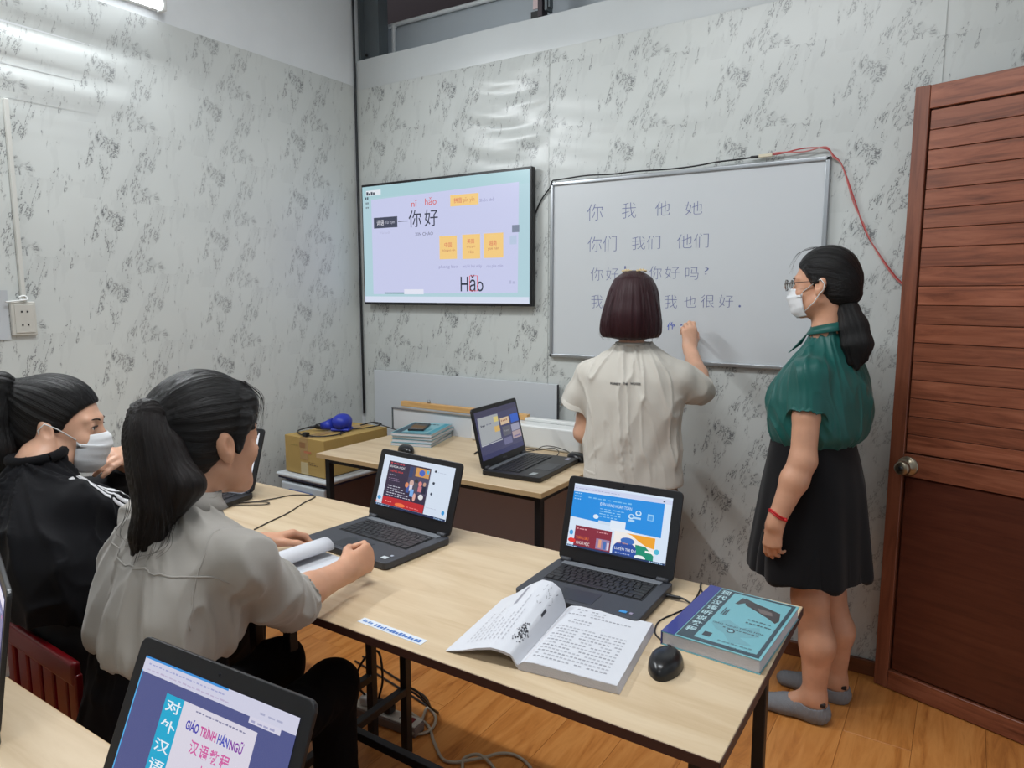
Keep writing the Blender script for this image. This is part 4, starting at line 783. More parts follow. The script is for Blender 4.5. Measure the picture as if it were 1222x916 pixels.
fl([(-1.50, 1.60, .07), (-1.47, 1.60, .13), (-1.43, 1.62, .13), (-1.40, 1.68, .05), (-1.42, 1.73, .006), (-1.50, 1.745, .006), (-1.62, 1.77, .006), (-1.9, 1.82, .006)], .0035, BLACKPL, 'black cable arching from the middle of the power strip')
fl([(-1.9, 1.62, .006), (-1.80, 1.55, .006), (-1.75, 1.45, .006), (-1.66, 1.55, .006), (-1.65, 1.60, .03)], .0045, CW, 'beige cable on the floor left of the power strip under the left table')
# ============================================================= stools
RED = mat('red_stool_plastic', (112, 10, 18), 0.3)
def stool(x, y, rot, lab):
    r = empty('plastic_stool', (x, y, 0), rot, lab, 'stool', 'red plastic stools')
    b = MB(); b.box((0, 0, 0.435), (0.285, 0.285, 0.03), RED, bev=0.013, seg=3); b.build('seat', r)
    def P_(s, z):  # half width at height
        return 0.138 + (0.42 - z) * 0.10
    for q in range(4):
        M = Matrix.Rotation(rad(90 * q), 4, 'Z')
        b = MB()                                # corner leg: an L of two tapering strips
        for side in (0, 1):
            t = bmesh.new(); pts = []
            for z, wl_ in ((0.0, 0.035), (0.30, 0.05), (0.425, 0.09)):
                h = P_(0, z)
                for dd in (0.0, 0.004): pts.append([(h, -h + dd, z), (h - wl_, -h + dd, z)] if side == 0 else [(h - dd, -h, z), (h - dd, -h + wl_, z)])
            vs = [[t.verts.new(p) for p in row] for row in pts]
            for k in (0, 2):
                a0, a1, b0, b1 = vs[k], vs[k + 1], vs[k + 2], vs[k + 3]
                t.faces.new((a0[0], a0[1], b0[1], b0[0])); t.faces.new((a1[0], b1[0], b1[1], a1[1])); t.faces.new((a0[1], a1[1], b1[1], b0[1])); t.faces.new((a0[0], b0[0], b1[0], a1[0]))
            bmesh.ops.transform(t, matrix=M, verts=t.verts); b.merge(t, RED, False)
        b.build('leg', r)
        for k in (-1, 0, 1):
            b = MB(); h0 = P_(0, 0.40); h1 = P_(0, 0.25)
            b.prism([(k * 0.045 - 0.014, 0.25), (k * 0.045 + 0.014, 0.25), (k * 0.045 + 0.014, 0.42), (k * 0.045 - 0.014, 0.42)], 0.0, 0.004, RED, M=M @ Matrix.Translation((0, -P_(0, 0.25) , 0.0)) @ Matrix.Rotation(rad(90 - 5.7), 4, 'X') @ Matrix.Translation((0, 0, -0.018))); b.build('side_slat', r)
        b = MB(); b.box((0, -P_(0, 0.24), 0.24), (0.24, 0.006, 0.035), RED, M=M); b.build('apron', r)
        b = MB(); b.box((0, -P_(0, 0.40) + 0.002, 0.405), (0.24, 0.006, 0.04), RED, M=M); b.build('apron', r)
    return r
# ============================================================= sculpting with distance fields (for people, hair, clothes)
def vnoise(P, seed=0.0):
    P = np.asarray(P, dtype=np.float64); I = np.floor(P); f = P - I; f = f * f * (3 - 2 * f); r = 0
    for dx in (0, 1):
        for dy in (0, 1):
            for dz in (0, 1):
                q = I + (dx, dy, dz); h = np.sin(q @ np.array([127.1, 311.7, 74.7]) + seed * 13.7) * 43758.5453; h = h - np.floor(h)
                w = (f[:, 0] if dx else 1 - f[:, 0]) * (f[:, 1] if dy else 1 - f[:, 1]) * (f[:, 2] if dz else 1 - f[:, 2]); r = r + w * h
    return r
def V(*a): return np.array(a, dtype=np.float64)
class SDF:
    def __init__(s, h): s.h = h; s.ops = []
    def _add(s, fn, lo, hi, k, op): s.ops.append((fn, np.array(lo, float), np.array(hi, float), k, op))
    def cap(s, a, b, ra, rb, k=0.02, M=None, sq=None, op='u'):
        a, b = [V(*(M @ Vector(p))) if M is not None else V(*p) for p in (a, b)]
        if sq is not None:
            sv = Vector(sq[0])
            if M is not None: sv = M.to_3x3() @ sv
            sv = V(*sv.normalized()); q = sq[1]
        ba = b - a; L2 = max(float(ba @ ba), 1e-12)
        def fn(X, Y, Z):
            px, py, pz = X - a[0], Y - a[1], Z - a[2]
            t = np.clip((px * ba[0] + py * ba[1] + pz * ba[2]) / L2, 0, 1)
            vx, vy, vz = px - t * ba[0], py - t * ba[1], pz - t * ba[2]
            r = ra + (rb - ra) * t
            if sq is None: return np.sqrt(vx * vx + vy * vy + vz * vz) - r
            n0 = np.sqrt(vx * vx + vy * vy + vz * vz) + 1e-9
            e = (vx * sv[0] + vy * sv[1] + vz * sv[2]) * (1 / q - 1)
            vx, vy, vz = vx + e * sv[0], vy + e * sv[1], vz + e * sv[2]
            n1 = np.sqrt(vx * vx + vy * vy + vz * vz) + 1e-9
            return (n1 - r) * n0 / n1
        R = max(ra, rb) * (max(1.0, sq[1]) if sq is not None else 1)
        s._add(fn, np.minimum(a, b) - R, np.maximum(a, b) + R, k, op)
    def chain(s, pts, rs, k=0.02, M=None, sq=None, op='u'):
        for i in range(len(pts) - 1): s.cap(pts[i], pts[i + 1], rs[i], rs[i + 1], k, M, sq, op)
    def ell(s, c, r, k=0.02, M=None, rot=(0, 0, 0), op='u'):
        T = (M if M is not None else Matrix.Identity(4)) @ Matrix.Translation(c) @ Euler(rot).to_matrix().to_4x4()
        sc = T.to_scale(); Ti = np.array(T.inverted()); r = V(*r); cw = V(*T.translation); R = max(r) * sc[0]
        def fn(X, Y, Z):
            x = Ti[0, 0] * X + Ti[0, 1] * Y + Ti[0, 2] * Z + Ti[0, 3]; y = Ti[1, 0] * X + Ti[1, 1] * Y + Ti[1, 2] * Z + Ti[1, 3]; z = Ti[2, 0] * X + Ti[2, 1] * Y + Ti[2, 2] * Z + Ti[2, 3]
            k0 = np.sqrt((x / r[0]) ** 2 + (y / r[1]) ** 2 + (z / r[2]) ** 2) + 1e-9
            k1 = np.sqrt((x / r[0] ** 2) ** 2 + (y / r[1] ** 2) ** 2 + (z / r[2] ** 2) ** 2) + 1e-9
            return k0 * (k0 - 1) / k1 * sc[0]
        s._add(fn, cw - R, cw + R, k, op)
    def stack(s, rings, yaw, k=0.02, p=2.3, op='u'):
        """rings (z, cx, cy, half width, half depth), yaw of the facing direction"""
        rings = sorted(rings); Zs = V(*[q[0] for q in rings]); zz = np.linspace(Zs[0], Zs[-1], 60)
        ks = np.hanning(9)[1:-1]; ks /= ks.sum()
        def sm(i):
            v = np.interp(zz, Zs, [q[i] for q in rings]); vp = np.concatenate([[v[0]] * 3, v, [v[-1]] * 3]); return np.convolve(vp, ks, 'valid')
        cx, cy, a, b = sm(1), sm(2), sm(3), sm(4); c, sn = cos(yaw), sin(yaw)
        def fn(X, Y, Z):
            zc = Z[0, 0, :]; CX, CY, A, B = [np.interp(zc, zz, v)[None, None, :] for v in (cx, cy, a, b)]
            dx, dy = X - CX, Y - CY; u = dx * c + dy * sn; v = -dx * sn + dy * c
            q = (np.abs(u / A) ** p + np.abs(v / B) ** p) ** (1 / p)
            d = (q - 1) * np.minimum(A, B)
            return np.maximum(d, np.maximum(Zs[0] - zc, zc - Zs[-1])[None, None, :])
        R = max(max(q[3], q[4]) for q in rings)
        s._add(fn, [min(q[1] for q in rings) - R, min(q[2] for q in rings) - R, Zs[0]], [max(q[1] for q in rings) + R, max(q[2] for q in rings) + R, Zs[-1]], k, op)
    def mesh(s):
        h = s.h; U = [o for o in s.ops if o[4] == 'u']
        lo = np.min([o[1] for o in U], 0) - 4 * h; hi = np.max([o[2] for o in U], 0) + 4 * h
        n = np.ceil((hi - lo) / h).astype(int) + 1; ax = [(lo[i] + h * np.arange(n[i])).astype(np.float32) for i in range(3)]
        F = np.full(tuple(n), 0.2, np.float32)
        for fn, a, b, k, op in s.ops:
            m = k + 3 * h; i0 = np.maximum(0, np.floor((a - m - lo) / h).astype(int)); i1 = np.minimum(n, np.ceil((b + m - lo) / h).astype(int) + 1)
            if (i1 <= i0).any(): continue
            sl = tuple(slice(i0[j], i1[j]) for j in range(3))
            D = fn(ax[0][sl[0]][:, None, None], ax[1][sl[1]][None, :, None], ax[2][sl[2]][None, None, :]).astype(np.float32); G = F[sl]
            if op == 'u':
                if k > 0: e = np.maximum(k - np.abs(G - D), 0) / k; F[sl] = np.minimum(G, D) - e * e * k * 0.25
                else: F[sl] = np.minimum(G, D)
            elif op == 's':
                D = -D
                if k > 0: e = np.maximum(k - np.abs(G - D), 0) / k; F[sl] = np.maximum(G, D) + e * e * k * 0.25
                else: F[sl] = np.maximum(G, D)
        ins = F < 0; N = (n - 1)
        c = np.zeros(tuple(N), np.int8)
        for dx in (0, 1):
            for dy in (0, 1):
                for dz in (0, 1): c += ins[dx:dx + N[0], dy:dy + N[1], dz:dz + N[2]]
        act = (c > 0) & (c < 8); A = np.argwhere(act); idx = np.full(tuple(N), -1, np.int32); idx[act] = np.arange(len(A))
        acc = np.zeros((len(A), 3)); cnt = np.zeros(len(A)); cr = [(0, 0, 0), (1, 0, 0), (0, 1, 0), (1, 1, 0), (0, 0, 1), (1, 0, 1), (0, 1, 1), (1, 1, 1)]
        for i in range(8):
            for j in range(i + 1, 8):
                if sum(abs(cr[i][q] - cr[j][q]) for q in range(3)) != 1: continue
                fa = F[A[:, 0] + cr[i][0], A[:, 1] + cr[i][1], A[:, 2] + cr[i][2]]; fb = F[A[:, 0] + cr[j][0], A[:, 1] + cr[j][1], A[:, 2] + cr[j][2]]
                m = (fa < 0) != (fb < 0); t = np.where(m, fa / np.where(m, fa - fb, 1), 0)
                p = np.array(cr[i]) + t[:, None] * (np.array(cr[j]) - np.array(cr[i])); acc += np.where(m[:, None], p, 0); cnt += m
        P = lo + h * (A + acc / cnt[:, None]); Q = []
        for axn in range(3):
            o1, o2 = [q for q in range(3) if q != axn]
            a = ins[tuple(slice(1, -1) if q != axn else slice(0, -1) for q in range(3))]; b = ins[tuple(slice(1, -1) if q != axn else slice(1, None) for q in range(3))]
            for flip, mk in ((False, a & ~b), (True, b & ~a)):
                e = np.argwhere(mk)
                if not len(e): continue
                for q in (o1, o2): e[:, q] += 1
                def cell(d1, d2): g = e.copy(); g[:, o1] -= d1; g[:, o2] -= d2; return idx[g[:, 0], g[:, 1], g[:, 2]]
                quad = np.stack([cell(1, 1), cell(0, 1), cell(0, 0), cell(1, 0)], 1)
                if (axn == 1) != flip: quad = quad[:, ::-1]
                Q.append(quad)
        Q = np.concatenate(Q); return P, Q[(Q >= 0).all(1)]
def smooth_pts(P, Q, it, lam=0.5):
    E = np.concatenate([Q[:, [0, 1]], Q[:, [1, 2]], Q[:, [2, 3]], Q[:, [3, 0]]]); n = len(P)
    for _ in range(it):
        S_ = np.stack([np.bincount(E[:, 0], P[E[:, 1], q], n) + np.bincount(E[:, 1], P[E[:, 0], q], n) for q in range(3)], 1)
        c = np.bincount(E[:, 0], minlength=n) + np.bincount(E[:, 1], minlength=n); P = P + lam * (S_ / np.maximum(c, 1)[:, None] - P)
    return P
def qnormals(P, Q):
    fn = np.cross(P[Q[:, 2]] - P[Q[:, 0]], P[Q[:, 3]] - P[Q[:, 1]]); n = np.zeros_like(P)
    for q in range(3):
        for k in range(4): n[:, q] += np.bincount(Q[:, k], fn[:, q], len(P))
    return n / (np.linalg.norm(n, axis=1)[:, None] + 1e-12)
def mesh_obj(name, P, Q, mats, parent, attr=None, midx=None):
    me = bpy.data.meshes.new(name); me.vertices.add(len(P)); me.vertices.foreach_set('co', P.astype(np.float32).ravel())
    me.loops.add(Q.size); me.loops.foreach_set('vertex_index', Q.astype(np.int32).ravel()); me.polygons.add(len(Q))
    me.polygons.foreach_set('loop_start', np.arange(0, Q.size, 4, dtype=np.int32)); me.update(calc_edges=True)
    me.polygons.foreach_set('use_smooth', np.ones(len(Q), bool))
    for m in (mats if isinstance(mats, (list, tuple)) else [mats]): me.materials.append(m)
    if midx is not None: me.polygons.foreach_set('material_index', midx.astype(np.int32))
    if attr is not None:
        for k, v in attr.items():
            a = me.attributes.new(k, 'FLOAT', 'POINT'); a.data.foreach_set('value', v.astype(np.float32))
    o = bpy.data.objects.new(name, me); COL.objects.link(o)
    if parent is not None: wparent(o, parent)
    return o
def sculpt(name, S_, m, parent, it=1, disp=None, attr=None, maskf=None):
    P, Q = S_.mesh(); P = smooth_pts(P, Q, it)
    if disp is not None:
        N = qnormals(P, Q); P = P + N * disp(P, N)[:, None]; P = smooth_pts(P, Q, 1, 0.35)
    mi = None
    if maskf is not None: mi = maskf(P[Q].mean(1))
    return mesh_obj(name, P, Q, m, parent, attr(P) if attr else None, mi)
# ------------------------------------------------------------- people materials
def skin(name, rgb):
    m, N, L, b = nodes(name, 0.48)
    tc = N.new('ShaderNodeTexCoord'); n = N.new('ShaderNodeTexNoise'); n.inputs['Scale'].default_value = 18; n.inputs['Detail'].default_value = 4; L.new(tc.outputs['Object'], n.inputs['Vector'])
    r = ramp(N, [(0.3, tuple(v * 0.95 for v in rgb)), (0.7, tuple(min(255, v * 1.03) for v in rgb))]); L.new(n.outputs['Fac'], r.inputs['Fac']); L.new(r.outputs['Color'], b.inputs['Base Color'])
    b.inputs['Subsurface Weight'].default_value = 0.12; b.inputs['Subsurface Radius'].default_value = (0.012, 0.005, 0.003); b.inputs['Subsurface Scale'].default_value = 0.6
    return m
SKIN = skin('skin', (206, 154, 124)); SKIN2 = skin('skin_light', (218, 170, 142)); SKINLEG = skin('skin_tan', (190, 136, 108))
LIP = mat('lips', (178, 96, 88), 0.4)
def hairmat(name, rgb, rgb2, rough=0.36):
    m, N, L, b = nodes(name, rough)
    a = N.new('ShaderNodeAttribute'); a.attribute_name = 'strand'
    n = N.new('ShaderNodeTexNoise'); n.noise_dimensions = '1D'; n.inputs['Scale'].default_value = 1.0; n.inputs['Detail'].default_value = 6; n.inputs['Roughness'].default_value = 0.75; L.new(a.outputs['Fac'], n.inputs['W'])
    r = ramp(N, [(0.35, rgb), (0.7, rgb2)]); L.new(n.outputs['Fac'], r.inputs['Fac']); L.new(r.outputs['Color'], b.inputs['Base Color'])
    bp = N.new('ShaderNodeBump'); bp.inputs['Strength'].default_value = 0.7; bp.inputs['Distance'].default_value = 0.003; L.new(n.outputs['Fac'], bp.inputs['Height']); L.new(bp.outputs['Normal'], b.inputs['Normal'])
    b.inputs['Specular IOR Level'].default_value = 0.28
    return m
HBLACK = hairmat('black_hair', (9, 8, 9), (20, 18, 18)); HBROWN = hairmat('maroon_brown_hair', (34, 16, 20), (66, 30, 36)); HDARK = hairmat('brown_black_hair', (11, 9, 9), (30, 21, 19))
def cloth(name, rgb, rough=0.85, weave=900, st=0.25):
    m = mat(name, rgb, rough, spec=0.2, bump=st, bscale=weave, sheen=0.15); return m
def HM(pos, yaw, pitch=0, roll=0, sc=1.0):
    return Matrix.Translation(pos) @ Matrix.Rotation(yaw, 4, 'Z') @ Matrix.Rotation(pitch, 4, 'X') @ Matrix.Rotation(roll, 4, 'Y') @ Matrix.Scale(sc, 4)
def add_head(s, M, k=0.02):
    """origin between the ears at eye height, y forward, units of metres before M's own scale"""
    sc = M.to_scale()[0]
    def C_(a, b, ra, rb, k=k, **q): s.cap(a, b, ra * sc, rb * sc, k * sc, M, **q)
    def E_(c, r, k=k, **q): s.ell(c, r, k * sc, M, **q)
    E_((0, -.014, .034), (.071, .090, .078)); E_((0, .032, -.025), (.058, .058, .078), .03)
    E_((0, .040, -.078), (.040, .040, .030), .03); C_((-.014, .070, -.098), (.014, .070, -.098), .013, .013, .02)
    for x in (-1, 1):
        C_((x * .052, .0, -.055), (x * .026, .062, -.094), .014, .012, .025)         # jaw line
        E_((x * .036, .062, -.032), (.020, .018, .018), .02)                         # cheek
        C_((x * .008, .082, .020), (x * .042, .068, .019), .009, .008, .014)         # brow ridge
    for x in (-1, 1): E_((x * .031, .094, .0), (.018, .016, .013), .012, op='s')
    for x in (-1, 1): E_((x * .031, .070, .0), (.0165, .0155, .0155), .006)          # lids over the eyeball
    for x in (-1, 1): E_((x * .0315, .088, .0), (.0135, .012, .0048), .002, op='s')  # the open eye
    C_((0, .080, .008), (0, .100, -.030), .0075, .009, .012); E_((0, .103, -.034), (.0095, .009, .008), .006)
    for x in (-1, 1): E_((x * .0105, .094, -.038), (.007, .009, .0065), .005)
    for x in (-1, 1): E_((x * .0055, .098, -.045), (.003, .004, .003), .002, op='s')
    C_((-.015, .083, -.060), (.015, .083, -.060), .0055, .0055, .006); C_((-.007, .087, -.0595), (.007, .087, -.0595), .005, .005, .004)
    C_((-.013, .082, -.069), (.013, .082, -.069), .0062, .0062, .005); E_((0, .096, -.0645), (.021, .006, .0012), .002, op='s')
    for x in (-1, 1):                                                                # ears
        E_((x * .073, -.008, -.012), (.008, .017, .031), .006, rot=(rad(12), 0, x * rad(-14)))
        E_((x * .076, -.016, -.004), (.007, .014, .024), .003, rot=(rad(12), 0, x * rad(-24)))
        E_((x * .083, -.004, -.008), (.006, .009, .016), .003, rot=(rad(12), 0, 0), op='s')
        E_((x * .074, .0, -.036), (.005, .007, .009), .004)
def head_parts(root, M, eyes=True, brow_col=(34, 26, 24)):
    R_ = Matrix.Identity(4)
    out = []
    for x in (-1, 1):
        b = MB(); b.lathe([(0, -.0118), (.006, -.0102), (.0102, -.006), (.0118, 0), (.0102, .006), (.0062, .0101)], mat('eye_white', (226, 222, 216), 0.2), M @ Matrix.Translation((x * .031, .0715, 0)) @ Matrix.Rotation(rad(-90), 4, 'X'), 20)
        b.lathe([(.0062, .0101), (.0030, .0114), (0, .0119)], mat('iris_dark', (26, 16, 12), 0.12), M @ Matrix.Translation((x * .031, .0715, 0)) @ Matrix.Rotation(rad(-90), 4, 'X'), 20)
        wparent(b.build('eye', ), root)
        b = MB(); b.tube([M @ Vector((x * u, y, z)) for u, y, z in ((.0175, .0815, -.001), (.024, .0868, .0042), (.031, .0878, .0055), (.039, .0845, .0042), (.0465, .0775, .001))], [.0008, .0014, .0016, .0015, .0008], mat('lash', (16, 12, 12), 0.6), seg=6); wparent(b.build('eyelashes'), root)
        b = MB(); b.tube([M @ Vector((x * u, y, z)) for u, y, z in ((.014, .0885, .017), (.024, .0885, .0215), (.035, .0825, .0225), (.046, .072, .019))], [.0018, .0028, .0024, .0010], mat('brow_%d' % brow_col[0], brow_col, 0.9), seg=6, flat=0.7); wparent(b.build('eyebrow'), root)
def add_hand(s, wr, fwd, back, side, curl=(.3, .3, .3, .3), thumb=(.5, .2), spread=.1, sc=1.0, k=.006, curl2=None):
    """wr wrist point, fwd from wrist to fingers, back = direction of the hand's back, side +1 thumb on local +x"""
    y = Vector(fwd).normalized(); z = (Vector(back) - y * Vector(back).dot(y)).normalized(); x = y.cross(z) * side
    M = Matrix(((x.x, y.x, z.x, wr[0]), (x.y, y.y, z.y, wr[1]), (x.z, y.z, z.z, wr[2]), (0, 0, 0, 1))) @ Matrix.Scale(sc, 4)
    def C_(a, b, ra, rb, kk=k, **q): s.cap(a, b, ra * sc, rb * sc, kk, M, **q)
    xs = (.026, .009, -.009, -.025); L3 = ((.040, .023, .018), (.044, .026, .019), (.041, .024, .018), (.031, .019, .016)); ys = (.082, .086, .082, .074); rs = (.0088, .0090, .0085, .0075)
    C_((0, -.02, 0), (0, .012, 0), .023, .024, .02, sq=((0, 0, 1), .72))
    for i in range(4): C_((xs[i] * .55, .010, 0), (xs[i], ys[i], 0.001 - abs(xs[i]) * .12), .0155, .0118, .012, sq=((0, 0, 1), .9))
    tips = []
    for i in range(4):
        a = Vector((xs[i], ys[i], 0)); ang = 0; sp = (xs[i] / .026) * spread
        for j in range(3):
            c_ = curl[i] if (curl2 is None or j == 0) else curl2[i]
            ang += c_ * (1.0, 1.25, .8)[j]; d = Vector((sin(sp) * cos(ang), cos(sp) * cos(ang), -sin(ang))); b = a + d * L3[i][j]
            C_(a, b, rs[i] * (1, .93, .86)[j], rs[i] * (.94, .87, .74)[j], .004); a = b
        tips.append(M @ a)
    a = Vector((.018, .016, -.008)); o, c = thumb; d = Vector((cos(o) * .9, sin(o), -.45 * c - .2)).normalized(); b = a + d * .042
    C_(a, b, .0165, .0115, .012); d2 = (d + Vector((-.55 * c, .5, -.5 * c))).normalized(); e = b + d2 * .031; C_(b, e, .0108, .0098, .004); d3 = (d2 + Vector((-.7 * c, .25, -.3 * c))).normalized(); f_ = e + d3 * .024; C_(e, f_, .0098, .0080, .004)
    return M, tips, M @ f_
def face_mask(root, M, strapM=None):
    m = mat('face_mask_fabric', (226, 228, 230), 0.8, bump=.2, bscale=700)
    zt, zb = -.012, -.115
    def fn(u, v):
        z = zt + (zb - zt) * v; th = rad(-72 + 144 * u)
        yf = float(np.interp(v, [0, .12, .35, .6, .85, 1], [.102, .114, .1175, .108, .101, .082])); xh = float(np.interp(v, [0, .3, .7, 1], [.060, .066, .064, .050]))
        zz = z + (.010 * (1 - cos(th)) * -1 if v < .3 else .012 * (1 - cos(th)))
        pl = .0009 * sin(v * 26) * cos(th)
        return M @ Vector((xh * sin(th), .018 + (yf - .018) * cos(th) ** .9 + pl, zz))
    b = MB(); b.grid(fn, 26, 30, m); o = b.build('face_mask', solid=.0012); wparent(o, root)
    for x in (-1, 1):
        u = 0 if x < 0 else 1; p0 = fn(u, .08); p1 = fn(u, .86); e0 = M @ Vector((x * .081, -.012, .012)); e1 = M @ Vector((x * .078, -.020, -.022)); e2 = M @ Vector((x * .078, -.006, -.038))
        b = MB(); b.tube([p0, M @ Vector((x * .072, .012, .000)), e0, M @ Vector((x * .083, -.024, -.004)), e1, e2, M @ Vector((x * .070, .010, -.060)), p1], .0016, WHITEPL, seg=6); q = b.build('ear_loop'); q.parent = o
    return o
def seg_attr(pts, nfreq):
    """strand coordinate around a chain of points (hair tails)"""
    pts = [V(*p) for p in pts]
    def f(P):
        best = np.full(len(P), 9e9); val = np.zeros(len(P)); tt = np.zeros(len(P))
        for i in range(len(pts) - 1):
            a, b = pts[i], pts[i + 1]; ba = b - a; t = np.clip(((P - a) @ ba) / (ba @ ba), 0, 1); v = P - a - t[:, None] * ba; d = np.linalg.norm(v, axis=1)
            ref = np.array([0.3, 0.95, 0.1]); e1 = np.cross(ba, ref); e1 /= np.linalg.norm(e1); e2 = np.cross(ba, e1); e2 /= np.linalg.norm(e2)
            an = np.arctan2(v @ e1, v @ e2); m = d < best; best[m] = d[m]; val[m] = an[m]; tt[m] = i + t[m]
        return val * nfreq + 0.35 * np.sin(tt * 1.3 + val * 2) + np.where(best < 0.004, 0, 0), best
    return f
def wisps(root, name, starts, mat_, n=0, r=.0006, seed=1):
    """thin loose strands as one part; starts: list of point lists"""
    rn = random.Random(seed); b = MB()
    for pts in starts:
        for _ in range(n or 1):
            j = [Vector(p) + Vector((rn.uniform(-1, 1), rn.uniform(-1, 1), rn.uniform(-1, 1))) * (.002 + .006 * i / len(pts)) for i, p in enumerate(pts)]
            c = curve(j, 5); b.tube(c, [r * (1 - .8 * i / len(c)) for i in range(len(c))], mat_, seg=4)
    o = b.build(name); o['kind'] = 'stuff'; wparent(o, root); return o
from mathutils.bvhtree import BVHTree
def bvh(o): 
    me = o.data; return BVHTree.FromPolygons([v.co.copy() for v in me.vertices], [tuple(p.vertices) for p in me.polygons])
def ribbon(name, tree, pts, w, m, parent, off=.0012, side=None, n=8):
    c = curve(pts, n); L_, R_ = [], []
    for i, p in enumerate(c):
        q, nr, _, _ = tree.find_nearest(p); d = (c[min(i + 1, len(c) - 1)] - c[max(i - 1, 0)]).normalized(); sd = nr.cross(d).normalized()
        for s_, arr in ((-1, L_), (1, R_)):
            q2, n2, _, _ = tree.find_nearest(q + sd * s_ * w / 2); arr.append(q2 + n2 * off)
    vs = L_ + R_; k = len(c); fs = [(i, i + 1, k + i + 1, k + i) for i in range(k - 1)]
    me = bpy.data.meshes.new(name); me.from_pydata([tuple(v) for v in vs], [], fs); me.materials.append(m)
    for p in me.polygons: p.use_smooth = True
    o = bpy.data.objects.new(name, me); COL.objects.link(o); o.parent = parent; md = o.modifiers.new('s', 'SOLIDIFY'); md.thickness = .0008; return o
# ============================================================= PEOPLE
def folds(axis_xy, vf=9.0, hf=2.2, amp=.006, amp2=.0025, seed=1.0, diag=0.0, fade=None):
    ax, ay = axis_xy
    def f(P, N):
        an = np.arctan2(P[:, 1] - ay, P[:, 0] - ax); z = P[:, 2]
        a = vnoise(np.stack([np.cos(an) * vf / 3 + z * diag, np.sin(an) * vf / 3, z * hf], 1), seed)
        b = vnoise(P * np.array([12, 12, 6.0]) + 2.5 * a[:, None], seed + 3)
        c = vnoise(P * 38.0, seed + 7)
        d_ = vnoise(np.stack([np.cos(an) * vf / 1.5 + z * diag * 2, np.sin(an) * vf / 1.5, z * hf * 1.6], 1) + 5 * b[:, None] * .25, seed + 11)
        rg_ = lambda q, e_: (1 - np.abs(2 * q - 1)) ** e_ - .45
        r = amp * 2.0 * rg_(a, 5) + amp * 1.5 * rg_(d_, 6) + amp2 * 1.7 * rg_(b, 4) + .0005 * (c - .5)
        return r if fade is None else r * fade(P)
    return f
def cap_attr(B, D, freq):
    B = V(*B); D = V(*Vector(D).normalized()); e1 = np.cross(D, (0.1, .2, 1)); e1 /= np.linalg.norm(e1); e2 = np.cross(D, e1)
    return lambda P: np.arctan2((P - B) @ e1, (P - B) @ e2) * freq
def hair_cap(h, M, back=.098, side=.0785, top=.089, low=-.085):
    sc = M.to_scale()[0]; s = SDF(h); k = .012 * sc
    s.ell((0, -.016, .036), (side, back, top), k, M); s.ell((0, -.045, -.015), (.069, .066, .070), .02 * sc, M)
    s.ell((0, .118, -.012), (.155, .100, .078), .008 * sc, M, op='s'); s.ell((0, .034, -.090), (.155, .070, .072), .008 * sc, M, op='s')
    return s
def groove(att, amp, seed=5): return lambda P, N: amp * (vnoise(np.stack([att(P) * .9, P[:, 0] * 0, P[:, 0] * 0], 1), seed) - .5) * 2
# ---------------------------------------------------------- 1. teacher in green, standing at the right of the board
TH = (-0.400, 2.45, 1.447)
tch = empty('person', (-0.38, 2.46, 0.0), 0, 'standing person in green shirt, black skirt, face mask and grey socks by the door', 'person')
MT = HM(TH, rad(86), rad(-3), rad(0), 0.95); TY = rad(72)
lf = Vector((-cos(TY), -sin(TY), 0)); fw = Vector((-sin(TY), cos(TY), 0))
s = SDF(.004); add_head(s, MT)
s.cap(MT @ Vector((0, -.022, -.05)), (-0.378, 2.455, 1.27), .046, .043, .03); s.cap((-0.378, 2.455, 1.27), (-0.38, 2.45, 1.13), .044, .07, .05)
s.stack([(.90, -.39, 2.45, .10, .07), (1.05, -.39, 2.45, .12, .08), (1.17, -.385, 2.45, .12, .07)], TY, .04)
s.cap((-.385, 2.45, .95), (-.385, 2.45, .80), .10, .09, .04)
shL = Vector((-.398, 2.315, 1.17)); elL = Vector((-.398, 2.262, .905)); wrL = Vector((-.462, 2.222, .705))
s.chain([(-.39, 2.40, 1.15), shL, (-.399, 2.285, 1.04), elL], [.030, .028, .040, .038], .012); s.chain([elL, elL.lerp(wrL, .3), wrL], [.039, .040, .026], .02)
add_hand(s, wrL, (-.10, .02, -1), (-.35, -1, 0), 1, curl=(.35, .42, .5, .55), thumb=(.95, .5), spread=.04, sc=.88)
shR = Vector((-.365, 2.585, 1.17)); elR = Vector((-.38, 2.63, .92)); wrR = Vector((-.46, 2.665, .72))
s.chain([(-.375, 2.50, 1.15), shR, elR], [.030, .030, .038], .012); s.chain([elR, wrR], [.036, .023], .02)
add_hand(s, wrR, (-.10, -.02, -1), (.1, 1, 0), -1, curl=(.35, .4, .45, .5), thumb=(.95, .5), sc=.88)
for hip, kn, an, cf in (((-.40, 2.39, .78), (-.375, 2.385, .42), (-.345, 2.385, .085), (-.352, 2.385, .27)), ((-.37, 2.53, .78), (-.345, 2.54, .40), (-.305, 2.555, .075), (-.315, 2.548, .26))):
    s.chain([hip, kn], [.085, .053], .03); s.chain([kn, (cf[0] + .008, cf[1], cf[2]), an], [.053, .052, .034], .03); s.cap(an, (an[0] - .10, an[1] - .005, .03), .032, .026, .03); s.cap(an, (an[0] + .02, an[1], .03), .033, .03, .02)
def teach_mat(C): 
    Mi = MT.inverted(); return np.zeros(len(C))
sculpt('body', s, [SKIN], tch, 1)
head_parts(tch, MT)
face_mask(tch, MT)
